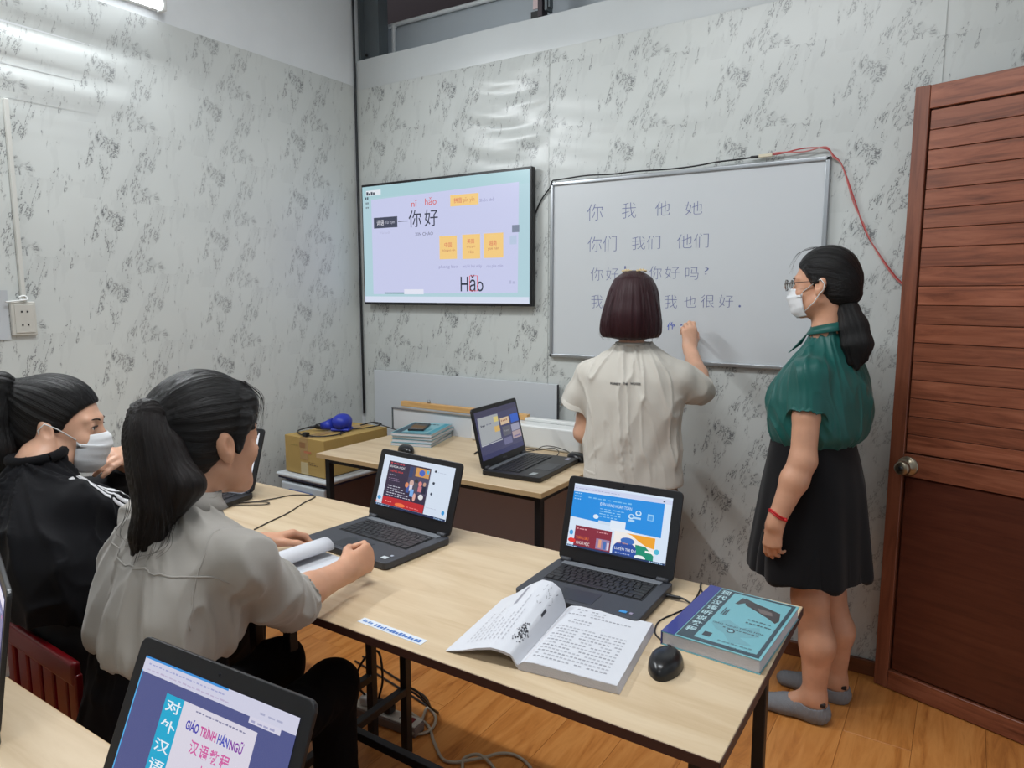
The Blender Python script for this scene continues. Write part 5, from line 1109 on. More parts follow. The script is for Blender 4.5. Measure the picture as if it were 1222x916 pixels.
# glasses
GM = mat('glasses_frame', (70, 62, 58), 0.3, metal=.5); b = MB()
for x in (-1, 1):
    ring = [MT @ Vector((x * .032 + .024 * cos(a * pi / 10) * (1 - .08 * sin(a * pi / 5) ** 2), .112 - .006 * abs(cos(a * pi / 10)), -.001 + .019 * sin(a * pi / 10))) for a in range(21)]
    b.tube(ring, .0011, GM, seg=6, cap=False); b.tube([MT @ Vector(p) for p in ((x * .056, .106, .006), (x * .071, .09, .006), (x * .080, .03, .006), (x * .082, -.012, .008), (x * .079, -.03, -.012))], .0013, GM, seg=6)
b.tube([MT @ Vector(p) for p in ((-.009, .113, .004), (0, .116, .006), (.009, .113, .004))], .0011, GM, seg=6); gl = b.build('glasses'); wparent(gl, tch)
g = bpy.data.materials.new('lens_clear'); g.use_nodes = True; gb = g.node_tree.nodes['Principled BSDF']; gb.inputs['Transmission Weight'].default_value = 1; gb.inputs['Roughness'].default_value = .02; gb.inputs['IOR'].default_value = 1.05
b = MB()
for x in (-1, 1): b.lathe([(0, 0), (.0235, 0)], g, MT @ Matrix.Translation((x * .032, .110, -.001)) @ Matrix.Rotation(rad(90), 4, 'X') @ Matrix.Scale(.8, 4, (0, 1, 0)), 20)
lz = b.build('lens'); lz.parent = gl
# hair with low ponytail
s = hair_cap(.0035, MT); Bp = MT @ Vector((0, -.088, -.040))
s.cap(MT @ Vector((0, -.075, .0)), Bp, .045, .030, .03)
for x in (-1, 1): s.cap(MT @ Vector((x * .066, .030, .050)), MT @ Vector((x * .074, .004, .006)), .012, .010, .012)
att = cap_attr(Bp, MT.to_3x3() @ Vector((0, -1, -.2)), 38)
hr = sculpt('hair', s, HBLACK, tch, 1, groove(att, .0014), lambda P: {'strand': att(P)})
tail = [Vector(p) for p in ((-.335, 2.445, 1.395), (-.320, 2.435, 1.36), (-.300, 2.42, 1.31), (-.285, 2.41, 1.255), (-.280, 2.405, 1.215))]
s = SDF(.0035); s.cap(MT @ Vector((0, -.06, -.05)), tail[0], .034, .024, .02); s.chain(tail, [.022, .031, .040, .043, .018], .02, sq=((0, 1, 0), .8)); s.cap(tail[-2], tail[-1] + Vector((.022, 0, .0)), .03, .006, .015); s.cap(tail[-2], tail[-1] + Vector((-.028, -.01, -.022)), .03, .007, .015); s.cap(tail[-2], tail[-1] + Vector((.0, -.008, -.030)), .032, .008, .015)
ta = seg_attr(tail, 26); sculpt('ponytail', s, HBLACK, tch, 1, lambda P, N: .002 * (vnoise(np.stack([ta(P)[0] * .5, P[:, 2] * 6, P[:, 2] * 0], 1), 2) - .5) * 2, lambda P: {'strand': ta(P)[0]})
b = MB(); b.tube([Bp + Vector((.008, -.004, -.002)) + .021 * (Vector((0, 1, 0)) * cos(a * pi / 8) + Vector((-.3, 0, 1)).normalized() * sin(a * pi / 8)) for a in range(17)], .004, BLACKPL, seg=6, cap=False); wparent(b.build('hair_tie'), tch)
wisps(tch, 'loose_hair', [[MT @ Vector((.0, .0, .122)), MT @ Vector((-.01, .05, .118)), MT @ Vector((-.01, .085, .09)), MT @ Vector((-.02, .10, .04))], [MT @ Vector((-.03, .02, .118)), MT @ Vector((-.03, .07, .105)), MT @ Vector((-.04, .10, .06))], [tail[2], tail[3] + Vector((.03, 0, 0)), tail[4] + Vector((.04, 0, -.01))], [tail[2], tail[3] + Vector((-.03, 0, 0)), tail[4] + Vector((-.03, 0, -.03))]], HBLACK, 3, .0005, 4)
# shirt
GREEN = mat('green_satin_cloth', (10, 84, 78), 0.42, spec=0.4, bump=.15, bscale=1200, sheen=.1)
s = SDF(.004)

s.ell((-.475, 2.46, 1.085), (.07, .12, .075), .04, None, (0, 0, TY - pi / 2))
for sh, el_, r1 in ((shL, elL, .058), (shR, elR, .058)):
    d = (el_ - sh).normalized(); e_ = sh + d * .145; s.chain([Vector((-.385, 2.45, 1.175)).lerp(sh, .55) + Vector((0, 0, .005)), sh + Vector((0, 0, -.005)), e_], [.05, r1, .060], .03)
    s.cap(e_ + d * .030, e_ + d * .075, .075, .075, .0, None, None, 's'); s.cap(e_ + d * -.01, e_ + d * .05, .052, .052, .004, None, None, 's')
s.stack([(.925, -.402, 2.45, .148, .112), (.942, -.398, 2.45, .162, .132), (.965, -.394, 2.45, .172, .144), (1.01, -.392, 2.45, .176, .146), (1.08, -.390, 2.45, .180, .142), (1.14, -.388, 2.45, .170, .130), (1.185, -.384, 2.45, .148, .108), (1.22, -.381, 2.451, .118, .086), (1.255, -.379, 2.453, .078, .066), (1.285, -.378, 2.455, .058, .056), (1.31, -.376, 2.455, .053, .052)], TY, .02, 2.2)
s.cap((-.377, 2.456, 1.28), (-.377, 2.456, 1.36), .042, .044, .006, op='s')
shirt = sculpt('green_shirt', s, GREEN, tch, 2, folds((-.39, 2.45), 5, 2.4, .0042, .0032, 2.3, 3.0))
b = MB()
for sd in (-1, 1):
    pts = [Vector((-.377, 2.455, 1.318)) + (fw * cos(t) * .053 + lf * sd * sin(t) * .052) + Vector((0, 0, .012 * cos(t - .2) * -1)) for t in [rad(q) for q in range(20, 181, 20)]]
    out = [p + ((p - Vector((-.378, 2.455, p.z))).normalized() * .016 + Vector((0, 0, -.026))) for p in pts]
    lap = [pts[0] + fw * .03 + Vector((0, 0, -.055)), out[0] + fw * .045 + lf * sd * .02 + Vector((0, 0, -.06))]
    vs = [b.bm.verts.new(p) for p in pts]; vo = [b.bm.verts.new(p) for p in out]; i_ = b.slot(GREEN)
    for k in range(len(pts) - 1): f_ = b.bm.faces.new((vs[k], vs[k + 1], vo[k + 1], vo[k])); f_.material_index = i_; f_.smooth = True
    l0 = b.bm.verts.new(lap[0]); l1 = b.bm.verts.new(lap[1]); f_ = b.bm.faces.new((vs[0], vo[0], l1, l0)); f_.material_index = i_
o = b.build('collar', solid=.003); wparent(o, tch)
o = o; tr = bvh(shirt)
ribbon('button_placket', tr, [Vector((-.47, 2.475, 1.20)), Vector((-.535, 2.49, 1.12)), Vector((-.55, 2.495, 1.03)), Vector((-.55, 2.49, .95))], .022, GREEN, shirt, .0022)
# skirt
BLK = mat('black_skirt_cloth', (15, 15, 18), 0.85, spec=.2, sheen=.1)
s = SDF(.006)
rings = [(.492, -.395, 2.455, .206, .182), (.56, -.395, 2.455, .205, .176), (.68, -.395, 2.455, .188, .164), (.79, -.395, 2.455, .176, .152), (.88, -.40, 2.452, .165, .132), (.945, -.405, 2.45, .149, .118)]
s.stack(rings, TY, .01, 2.1); s.stack([(.44, -.395, 2.455, .203, .175)] + [(z, x, y, a - .012, b_ - .012) for z, x, y, a, b_ in rings[:-2]], TY, .0, 2.1, 's')
def skf(P, N):
    an = np.arctan2(P[:, 1] - 2.455, P[:, 0] + .395); w = np.clip((.9 - P[:, 2]) / .45, 0, 1); return w * (.011 * np.sin(an * 7 + 1.0 + 2 * P[:, 2]) + .006 * np.sin(an * 13 + 2))
sk = sculpt('black_skirt', s, BLK, tch, 1, skf)
b = MB(); b.lathe([(0, 0), (1, 0)], BLK, Matrix.Identity(4), 3); b.bm.free()
# bracelet, socks
b = MB(); cB = wrL + Vector((.006, 0, .028)); n_ = (elL - wrL).normalized(); e1 = n_.cross(Vector((0, 1, 0))).normalized(); e2 = n_.cross(e1); REDB = mat('red_cord', (196, 30, 34), .5)
for dz in (0, .006): b.tube([cB + n_ * (dz + .004 * sin(a * pi / 4)) + (e1 * cos(a * pi / 8) + e2 * sin(a * pi / 8)) * .0285 for a in range(17)], .0028, REDB, seg=6, cap=False)
b.lathe([(0, -.006), (.005, -.003), (.005, .003), (0, .006)], REDB, Matrix.Translation(cB + Vector((.028, -.018, -.006))), 10); wparent(b.build('bracelet'), tch)
SOCK = mat('grey_knit_sock', (132, 134, 138), .95, bump=.6, bscale=420, spec=.1)
for an, yaw in (((-.345, 2.385, .085), 0.05), ((-.305, 2.555, .075), -.05)):
    s = SDF(.0035); a = Vector(an); D = Vector((-cos(yaw), -sin(yaw), 0))
    s.cap(a + Vector((0, 0, -.005)), a + Vector((.006, 0, -.045)), .0385, .038, .02); s.cap(a + Vector((.02, 0, -.055)), a + Vector((.0, 0, -.055)), .03, .032, .02)
    p1 = a + D * .09; p2 = a + D * .165; s.cap(a + Vector((0, 0, -.03)), (p1.x, p1.y, .036), .036, .031, .03); s.cap((p1.x, p1.y, .034), (p2.x, p2.y, .024), .036, .027, .02, sq=((0, 0, 1), .8)); s.cap((a.x + .02, a.y, .03), (p2.x, p2.y, .022), .028, .024, .02)
    s.ell((a.x, a.y, -.05), (.4, .4, .0505), .0, None, op='s'); s.cap(a + Vector((0, 0, .02)), a + Vector((0, 0, .09)), .06, .06, 0, op='s')
    so = sculpt('sock', s, SOCK, tch, 1, lambda P, N: .0008 * np.sin(P[:, 0] * 600))
    b = MB(); b.box((a.x + .03, a.y - .028, a.z - .008), (.022, .012, .012), BLACKPL, bev=.002, M=None); q = b.build('sock_tab'); q.parent = so
# ---------------------------------------------------------- 2. writer at the board
wr_ = empty('person', (-1.0, 2.34, 0.0), 0, 'standing person with maroon bob hair and cream T-shirt writing on the board', 'person')
WY = rad(14); MW = HM((-1.003, 2.345, 1.372), rad(12), rad(-6), 0, 1.0)
wl_ = Vector((-cos(WY), -sin(WY), 0)); wf = Vector((-sin(WY), cos(WY), 0))
s = SDF(.0045); add_head(s, MW)
s.cap(MW @ Vector((0, -.02, -.05)), (-1.0, 2.33, 1.20), .046, .044, .03); s.stack([(.72, -.995, 2.34, .13, .09), (.95, -.995, 2.33, .11, .08), (1.10, -.995, 2.33, .12, .08), (1.17, -.995, 2.33, .10, .06)], WY, .04)
sR = Vector((-.842, 2.375, 1.125)); eR = Vector((-.798, 2.505, 1.065)); wR = Vector((-.905, 2.672, 1.205))
s.chain([(-.93, 2.35, 1.14), sR, eR], [.03, .03, .036], .012); s.chain([eR, eR.lerp(wR, .35), wR], [.037, .036, .024], .02)
MHr, tipsR, thR = add_hand(s, wR, (-.10, .14, 1.0), (.55, -.8, .1), 1, curl=(.62, .75, .85, .95), curl2=(.75, .85, .95, .95), thumb=(.75, .7), spread=.05, sc=.86)
sL = Vector((-1.155, 2.305, 1.125)); eL = Vector((-1.185, 2.33, .895)); wL = Vector((-1.10, 2.52, .87))
s.chain([(-1.06, 2.32, 1.14), sL, eL], [.03, .03, .037], .012); s.chain([eL, wL], [.037, .024], .02)
add_hand(s, wL, (.3, 1, .0), (0, 0, 1), 1, curl=(.25, .3, .3, .35), thumb=(.6, .3), sc=.86)
for hx in (-1.065, -.925): s.chain([(hx, 2.345, .74), (hx, 2.35, .42), (hx + .005, 2.335, .08)], [.06, .05, .036], .03); s.cap((hx + .005, 2.335, .07), (hx - .02, 2.45, .028), .034, .026, .03); s.cap((hx + .005, 2.335, .07), (hx + .005, 2.315, .03), .034, .03, .02)
s.ell((-1, 2.4, -.05), (.5, .5, .051), 0, None, op='s')
sculpt('body', s, [SKIN2], wr_, 1)
head_parts(wr_, MW)
# bob hair
s = SDF(.0035); sc = 1.0
s.ell((0, -.010, .036), (.084, .100, .086), .02, MW); s.ell((0, -.035, -.04), (.090, .086, .085), .03, MW)
s.stack([(1.262, -1.003, 2.322, .096, .085), (1.275, -1.003, 2.322, .108, .093), (1.31, -1.003, 2.322, .107, .094), (1.36, -1.003, 2.328, .094, .093), (1.41, -1.003, 2.335, .078, .086), (1.455, -1.003, 2.338, .048, .06)], WY, .03, 2.3)
s.ell((0, .115, -.035), (.068, .090, .105), .01, MW, op='s'); s.cap(MW @ Vector((0, -.02, -.02)), MW @ Vector((0, .03, -.18)), .052, .062, .01, op='s')
attw = cap_attr(MW @ Vector((0, -.02, .1)), (0, 0, 1), 46)
def bobd(P, N): a = attw(P); return .0022 * (vnoise(np.stack([a * .45, P[:, 2] * 3, a * 0], 1), 9) - .5) * 2 * np.clip((1.47 - P[:, 2]) / .05, 0, 1)
hw = sculpt('bob_hair', s, HBROWN, wr_, 1, bobd, lambda P: {'strand': attw(P)})
wisps(wr_, 'loose_hair', [[MW @ Vector((x, -.09, .05)), MW @ Vector((x * 1.3, -.115, -.03)), MW @ Vector((x * 1.5, -.105, -.105)), MW @ Vector((x * 1.4, -.09, -.125))] for x in (-.06, -.045, -.03, -.015, 0, .015, .03, .045, .06)] + [[MW @ Vector((q * .07, -.05, .06)), MW @ Vector((q * .095, -.05, -.02)), MW @ Vector((q * .103, -.045, -.09)), MW @ Vector((q * .092, -.03, -.118))] for q in (-1, 1)], HBROWN, 6, .0007, 8)
CLP = mat('pearl_clip', (206, 184, 142), .3)
for x0, y0 in ((-.022, -.035), (.030, -.04)):
    b = MB()
    for k in range(4): b.lathe([(0, -.005), (.004, -.003), (.005, 0), (.004, .004), (0, .0055)], CLP, MW @ Matrix.Translation((x0 + (k - 1.5) * .009, y0 + .002 * k, .121 - .003 * abs(k - 1.5))), 10)
    b.box((x0, y0, .118), (.036, .008, .004), CLP, M=MW); q = b.build('hair_clip'); wparent(q, wr_)
# T-shirt
CREAM = mat('cream_cotton', (206, 201, 191), .9, spec=.15, bump=.3, bscale=900, sheen=.2)
s = SDF(.0045); c0 = (-.995, 2.335)
rg = [(.735, c0[0] + .005, 2.345, .182, .132), (.80, c0[0] + .004, 2.343, .178, .130), (.95, c0[0] + .002, 2.338, .170, .124), (1.05, c0[0], 2.335, .176, .120), (1.12, c0[0], 2.332, .180, .108), (1.165, c0[0], 2.33, .158, .090), (1.195, c0[0], 2.33, .125, .076), (1.22, c0[0] - .003, 2.33, .082, .064), (1.24, c0[0] - .005, 2.332, .062, .058)]
dL = (Vector((-1.215, 2.32, .965)) - sL).normalized(); eSL = Vector((-1.212, 2.32, .985)); s.chain([Vector((-1.07, 2.318, 1.150)), sL + Vector((.005, 0, -.002)), sL.lerp(eSL, .6), eSL], [.046, .050, .057, .066], .035)
s.cap(eSL + dL * .05, eSL + dL * .11, .085, .085, 0, op='s'); s.cap(eSL, eSL + dL * .06, .060, .060, .003, op='s')
dR = (eR - sR).normalized(); eSR = eR + dR * .0 + Vector((0, .0, -.004)); s.chain([Vector((-.92, 2.345, 1.152)), sR + Vector((0, 0, -.004)), sR.lerp(eSR, .55) + Vector((0, 0, -.012)), eSR], [.046, .053, .058, .052], .03)
cut = Vector((-.25, .75, .35)).normalized(); s.cap(eSR + cut * .075, eSR + cut * .14, .07, .07, .004, op='s')
s.stack(rg, WY, .02, 2.4)
s.stack([(.70, c0[0] + .005, 2.345, .176, .126), (.78, c0[0] + .005, 2.344, .172, .122)], WY, .0, 2.4, 's')
s.cap((c0[0] - .005, 2.333, 1.215), (c0[0] - .005, 2.335, 1.30), .049, .052, .005, op='s')
def wfold(P, N):
    base = folds(c0, 6, 2.4, .006, .003, 4.1, 3.0)(P, N); u = (P[:, 0] - c0[0]) * cos(WY) + (P[:, 1] - c0[1]) * sin(WY)
    drape = .007 * np.sin((u * 1.0 + (P[:, 2] - 1.05) * -.45) * 55) * np.clip((1.08 - P[:, 2]) / .12, 0, 1) * np.clip((P[:, 2] - .76) / .1, 0, 1) * (vnoise(P * 6, 2) * .9)
    return (base + drape) * np.clip((P[:, 2] - .735) / .09, .15, 1)
tee = sculpt('cream_t_shirt', s, CREAM, wr_, 2, wfold)
tt = bvh(tee)
b = MB(); b.tube([Vector((c0[0] - .005, 2.333, 1.238)) + wl_ * .055 * cos(a * pi / 12) + wf * .054 * sin(a * pi / 12) for a in range(25)], .006, CREAM, seg=8, cap=False); q = b.build('neckband'); q.parent = tee
pr_ = []
for w_, x0, x1 in (('FOREST', -.066, -.028), ('THE', -.020, -.004), ('WOODS', .004, .040)):
    pr_.append(('t', w_, x0, 1.103, x1, 1.111, (34, 32, 36), .03))
def onshirt(x, z, h):
    p = Vector((c0[0], c0[1], z)) - wl_ * (x + .004) - wf * .25; q, n_, i_, d_ = tt.ray_cast(p, wf); return (q - wf * (.0012 + h)) if q else p
flat('back_print', tee, onshirt, [('t', w_, x0, z0 + (.04 * x0), x1, z1 + (.04 * x0), c_, o_) for (_, w_, x0, z0, x1, z1, c_, o_) in pr_])
# trousers
TRS = mat('beige_trousers', (150, 136, 122), .9, spec=.1)
s = SDF(.007)
s.stack([(.62, -.995, 2.345, .165, .118), (.70, -.995, 2.345, .168, .12), (.77, -.995, 2.345, .155, .108), (.80, -.995, 2.343, .145, .10)], WY, .03)
for hx in (-1.068, -.922): s.chain([(hx, 2.345, .66), (hx, 2.35, .42), (hx + .005, 2.335, .075)], [.095, .075, .062], .02)
sculpt('trousers', s, TRS, wr_, 1, folds((-1, 2.34), 9, 6, .004, .003, 6))
# the marker is held: a thing of its own
tipm = Vector((-1.012, 2.786, 1.292))
mk = empty('marker_pen', (-.965, 2.735, 1.272), 0, 'white and blue marker pen held against the whiteboard by the writer', 'pen')
pA = Vector((-.952, 2.725, 1.262)); dm = (Vector((-.985, 2.785, 1.30)) - pA).normalized()
b = MB(); b.cyl(pA - dm * .035, pA + dm * .035, .0075, WHITEPL, seg=14); wparent(b.build('barrel'), mk)
b = MB(); b.cyl(pA - dm * .05, pA - dm * .030, .0085, mat('marker_blue', (40, 40, 150), .35), seg=14); wparent(b.build('end_cap'), mk)
b = MB(); b.cyl(pA + dm * .034, pA + dm * .052, .0065, mat('marker_blue', (40, 40, 150), .35), r2=.003, seg=14); wparent(b.build('tip'), mk)
# ---------------------------------------------------------- 3. seated student in white
cs = empty('person', (-1.2, .68, 0.0), 0, 'seated person in off-white blouse with a long dark ponytail, hands on the workbook', 'person')
MC_ = HM((-1.205, .792, 1.147), rad(-2), rad(-5), rad(0), 1.0)
s = SDF(.0036); add_head(s, MC_)
s.cap(MC_ @ Vector((0, -.022, -.05)), (-1.183, .728, 1.03), .047, .044, .03)
s.stack([(.76, -1.20, .67, .11, .07), (.88, -1.19, .68, .11, .06), (.97, -1.178, .705, .11, .05), (1.02, -1.18, .72, .06, .045)], 0, .04)
s2R = Vector((-1.012, .725, .968)); e2R = Vector((-1.085, .868, .818)); w2R = Vector((-1.122, 1.055, .806))
s2L = Vector((-1.338, .745, .968)); e2L = Vector((-1.43, .89, .825)); w2L = Vector((-1.455, 1.09, .795))
s.chain([(-1.10, .715, .975), s2R, e2R], [.028, .028, .032], .012); s.chain([e2R, e2R.lerp(w2R, .35), w2R], [.032, .034, .025], .012)
s.chain([(-1.26, .725, .975), s2L, e2L], [.028, .028, .032], .012); s.chain([e2L, w2L], [.036, .024], .02)
add_hand(s, w2R, (-.02, 1, .10), (1, 0, .22), -1, curl=(.95, 1.05, 1.1, 1.1), curl2=(1.15, 1.2, 1.2, 1.1), thumb=(1.1, 1.0), spread=.02, sc=.92)
add_hand(s, w2L, (.18, 1, .02), (-.5, -.2, .9), 1, curl=(.55, .5, .5, .5), thumb=(.8, .4), spread=.06, sc=.90)
sculpt('body', s, [SKIN], cs, 1)
head_parts(cs, MC_)
# hair: high smooth cap, fringe, long ponytail
s = hair_cap(.0035, MC_, .101, .0805, .092); Bc = MC_ @ Vector((.006, -.108, .034))
s.cap(MC_ @ Vector((0, -.08, .035)), Bc, .05, .028, .03)
s.ell((0, .050, .060), (.070, .034, .046), .012, MC_); s.cap(MC_ @ Vector((.055, .045, .075)), MC_ @ Vector((.066, .050, .020)), .012, .007, .015); s.cap(MC_ @ Vector((-.055, .045, .075)), MC_ @ Vector((-.066, .050, .020)), .012, .007, .015)
s.cap(MC_ @ Vector((.074, .034, .04)), MC_ @ Vector((.073, .018, -.022)), .011, .006, .014)
attc = cap_attr(Bc, MC_.to_3x3() @ Vector((0, -1, -.1)), 40)
sculpt('hair', s, HBLACK, cs, 1, groove(attc, .0016), lambda P: {'strand': attc(P)})
tl = [Bc, Bc + Vector((.006, -.016, .010)), Bc + Vector((.020, -.026, -.025)), Bc + Vector((.036, -.028, -.08)), Bc + Vector((.046, -.030, -.135)), Bc + Vector((.038, -.040, -.185)), Bc + Vector((.022, -.052, -.235))]
tl = [Vector(p) for p in tl]
s = SDF(.0036); s.chain(tl, [.018, .029, .038, .041, .036, .026, .007], .03, sq=((0, 1, 0), .75)); s.chain([tl[2] + Vector((.03, .02, -.02)), tl[4] + Vector((.05, .03, .035)), tl[5] + Vector((.05, .025, .04))], [.026, .022, .006], .03); s.chain([tl[4], tl[5] + Vector((-.015, -.005, .0)), tl[6] + Vector((-.015, -.005, .01))], [.024, .015, .004], .02)
tc_ = seg_attr(tl, 26); sculpt('ponytail', s, HDARK, cs, 1, lambda P, N: .003 * (vnoise(np.stack([tc_(P)[0] * .45, P[:, 2] * 5, P[:, 2] * 0], 1), 3) - .5) * 2, lambda P: {'strand': tc_(P)[0]})
b = MB(); b.tube([Bc + Vector((0, -.006, .004)) + .023 * (Vector((1, 0, 0)) * cos(a * pi / 8) + Vector((0, .25, 1)).normalized() * sin(a * pi / 8)) for a in range(17)], .0045, mat('hair_tie_pale', (196, 190, 186), .4), seg=6, cap=False); wparent(b.build('hair_tie'), cs)
rn = random.Random(12); ws = []
for k in range(26):
    j = Vector((rn.uniform(-.035, .045), rn.uniform(-.02, .03), 0)); ws.append([tl[2] + j, tl[4] + j * 1.3, tl[5] + j * 1.6 + Vector((rn.uniform(-.02, .02), 0, 0)), tl[6] + j * 1.2 + Vector((rn.uniform(-.03, .03), 0, rn.uniform(-.05, .04)))])
for x_ in [(-.055 + .005 * k) for k in range(23)]: ws.append([MC_ @ Vector((x_ * .7, .05, .106)), MC_ @ Vector((x_, .080, .075)), MC_ @ Vector((x_ * 1.1, .088 - abs(x_) * .25, rn.uniform(.012, .03)))])
for k in range(8): ws.append([MC_ @ Vector((.06, -.06, -.03)), MC_ @ Vector((.055 + rn.uniform(-.01, .02), -.07, -.09)), MC_ @ Vector((.05 + rn.uniform(-.02, .03), -.10, -.14))])
wisps(cs, 'loose_hair', ws, HDARK, 3, .0006, 5)
# blouse
BLO = mat('off_white_blouse', (164, 159, 152), .8, spec=.2, bump=.3, bscale=1100, sheen=.3)
s = SDF(.0045)
s.chain([(-1.10, .712, .975), s2R + Vector((0, 0, -.006)), s2R.lerp(e2R, .6) + Vector((.006, .0, -.012)), e2R + Vector((.002, .004, -.010)), e2R.lerp(w2R, .30) + Vector((0, 0, -.008))], [.043, .047, .051, .051, .043], .03)
s.chain([(-1.26, .722, .975), s2L, s2L.lerp(e2L, .6), e2L, e2L.lerp(w2L, .35)], [.045, .050, .058, .056, .045], .03)
cd_ = (w2R - e2R).normalized(); cc_ = e2R.lerp(w2R, .30); s.cap(cc_ + cd_ * .045, cc_ + cd_ * .10, .07, .07, .003, op='s'); s.cap(cc_, cc_ + cd_ * .06, .040, .040, .002, op='s')
s.stack([(.780, -1.19, .668, .135, .090), (.793, -1.19, .668, .154, .108), (.825, -1.187, .670, .160, .114), (.88, -1.178, .680, .156, .108), (.93, -1.175, .692, .154, .098), (.965, -1.175, .703, .150, .086), (.995, -1.180, .712, .128, .074), (1.02, -1.180, .720, .088, .062), (1.045, -1.181, .728, .058, .052), (1.06, -1.182, .732, .052, .048)], 0, .02, 2.4)
s.cap((-1.182, .733, 1.035), (-1.188, .745, 1.12), .046, .050, .004, op='s')
def cfold(P, N):
    u = P[:, 0] + 1.19; z = P[:, 2]; back = np.clip((.70 - P[:, 1]) / .06, 0, 1)
    r = folds((-1.19, .69), 7, 2.0, .0045, .0048, 8.2, 2.0)(P, N)
    r += back * .006 * np.sin(u * 62 + 6 * (vnoise(P * 5, 3) - .5)) * np.clip((.96 - z) / .08, 0, 1)
    return r
bl = sculpt('white_blouse', s, BLO, cs, 2, cfold); bt_ = bvh(bl)
ribbon('yoke_seam', bt_, [Vector((-1.33, .66, .995)), Vector((-1.27, .61, .985)), Vector((-1.19, .59, .975)), Vector((-1.11, .60, .965)), Vector((-1.05, .64, .955)), Vector((-1.0, .69, .945))], .003, BLO, bl, .0009)
ribbon('armhole_seam', bt_, [Vector((-1.06, .71, 1.03)), Vector((-1.04, .66, .99)), Vector((-1.02, .63, .93)), Vector((-1.03, .63, .87))], .003, BLO, bl, .0008)
b = MB(); i_ = b.slot(BLO); pts = [Vector((-1.182, .733, 1.062)) + Vector((.050 * sin(t), -.049 * cos(t), .012 * cos(t))) for t in [rad(q) for q in range(-140, 141, 20)]]; out = [p + (p - Vector((-1.182, .733, p.z))).normalized() * .017 + Vector((0, 0, -.032)) for p in pts]
vs = [b.bm.verts.new(p) for p in pts]; vo = [b.bm.verts.new(p) for p in out]
for k in range(len(pts) - 1): f_ = b.bm.faces.new((vs[k], vs[k + 1], vo[k + 1], vo[k])); f_.material_index = i_; f_.smooth = True
q = b.build('collar', solid=.003); q.parent = bl
# trousers, legs under the table
BTR = mat('black_trousers', (14, 13, 16), .9, spec=.15)
s = SDF(.007)
s.stack([(.455, -1.20, .63, .165, .13), (.52, -1.20, .63, .175, .14), (.60, -1.20, .65, .155, .125), (.70, -1.20, .66, .142, .108), (.80, -1.20, .667, .134, .094)], 0, .03)
for hx, kx in ((-1.28, -1.40), (-1.12, -1.205)):
    s.chain([(hx, .66, .515), (kx, 1.08, .492)], [.078, .062], .03); s.chain([(kx, 1.08, .492), (kx - .01, 1.10, .10)], [.062, .048], .03)
sculpt('trousers', s, BTR, cs, 1, folds((-1.2, .7), 9, 6, .003, .003, 6))
for kx in (-1.41, -1.215):
    s = SDF(.005); s.cap((kx, 1.09, .05), (kx, 1.20, .035), .04, .034, .02); s.cap((kx, 1.09, .045), (kx, 1.06, .035), .038, .034, .02); s.ell((kx, 1.1, -.05), (.3, .3, .051), 0, op='s'); sculpt('shoe', s, BLACKPL, cs, 1)
# ---------------------------------------------------------- 4. seated student in the black jacket
lsn = empty('person', (-1.70, .78, 0.0), 0, 'seated person in black jacket with white stripes and face mask, chin on hand', 'person')
ML_ = HM((-1.792, .798, 1.108), rad(-40), rad(-6), rad(-2), 0.96)
s = SDF(.0038); add_head(s, ML_)
s.cap(ML_ @ Vector((0, -.02, -.05)), (-1.752, .725, 1.03), .048, .047, .03); s.stack([(.80, -1.62, .742, .10, .055), (.88, -1.655, .725, .10, .055), (.97, -1.73, .71, .11, .05), (1.02, -1.745, .715, .07, .045)], rad(-10), .04)
s4R = Vector((-1.590, .735, .955)); e4R = Vector((-1.615, .93, .835)); w4R = Vector((-1.78, 1.10, .80))
s4L = Vector((-1.885, .77, .95)); e4L = Vector((-1.98, 1.02, .815)); w4L = Vector((-1.870, .99, .985))
s.chain([(-1.68, .71, .965), s4R, e4R, w4R], [.028, .028, .030, .024], .012); s.chain([(-1.82, .73, .965), s4L, e4L, w4L], [.028, .028, .030, .024], .012)
add_hand(s, w4L, (.62, -.72, .22), (.35, .55, .7), -1, curl=(.45, .5, .55, .6), thumb=(.3, .1), spread=.06, sc=.88)
add_hand(s, w4R, (-.5, .8, .0), (.1, 0, 1), 1, curl=(.3, .3, .3, .3), thumb=(.6, .3), sc=.88)
sculpt('body', s, [SKIN2], lsn, 1)
head_parts(lsn, ML_); face_mask(lsn, ML_)
s = hair_cap(.0035, ML_, .100, .079, .090); Bl = ML_ @ Vector((0, -.105, .075))
s.cap(ML_ @ Vector((0, -.07, .055)), Bl, .05, .03, .03)
attl = cap_attr(Bl, ML_.to_3x3() @ Vector((0, -1, .5)), 40)
sculpt('hair', s, HBLACK, lsn, 1, groove(attl, .0014), lambda P: {'strand': attl(P)})
t4 = [Bl, Bl + Vector((-.004, -.020, .008)), Bl + Vector((-.004, -.038, -.05)), Bl + Vector((.008, -.040, -.13)), Bl + Vector((.018, -.048, -.22)), Bl + Vector((.022, -.062, -.31))]
s = SDF(.004); s.chain(t4, [.022, .034, .046, .052, .042, .012], .03, sq=((.5, 1, 0), .8)); ta4 = seg_attr(t4, 26)
sculpt('ponytail', s, HBLACK, lsn, 1, lambda P, N: .003 * (vnoise(np.stack([ta4(P)[0] * .45, P[:, 2] * 5, P[:, 2] * 0], 1), 3) - .5) * 2, lambda P: {'strand': ta4(P)[0]})
b = MB(); b.tube([Bl + Vector((-.006, -.01, .006)) + .024 * (Vector((.9, -.5, 0)) * cos(a * pi / 8) + Vector((.1, .25, 1)).normalized() * sin(a * pi / 8)) for a in range(17)], .005, BLACKPL, seg=6, cap=False); wparent(b.build('hair_tie'), lsn)
JKT = mat('black_jersey', (13, 13, 17), .85, spec=.2, bump=.2, bscale=900, sheen=.04)
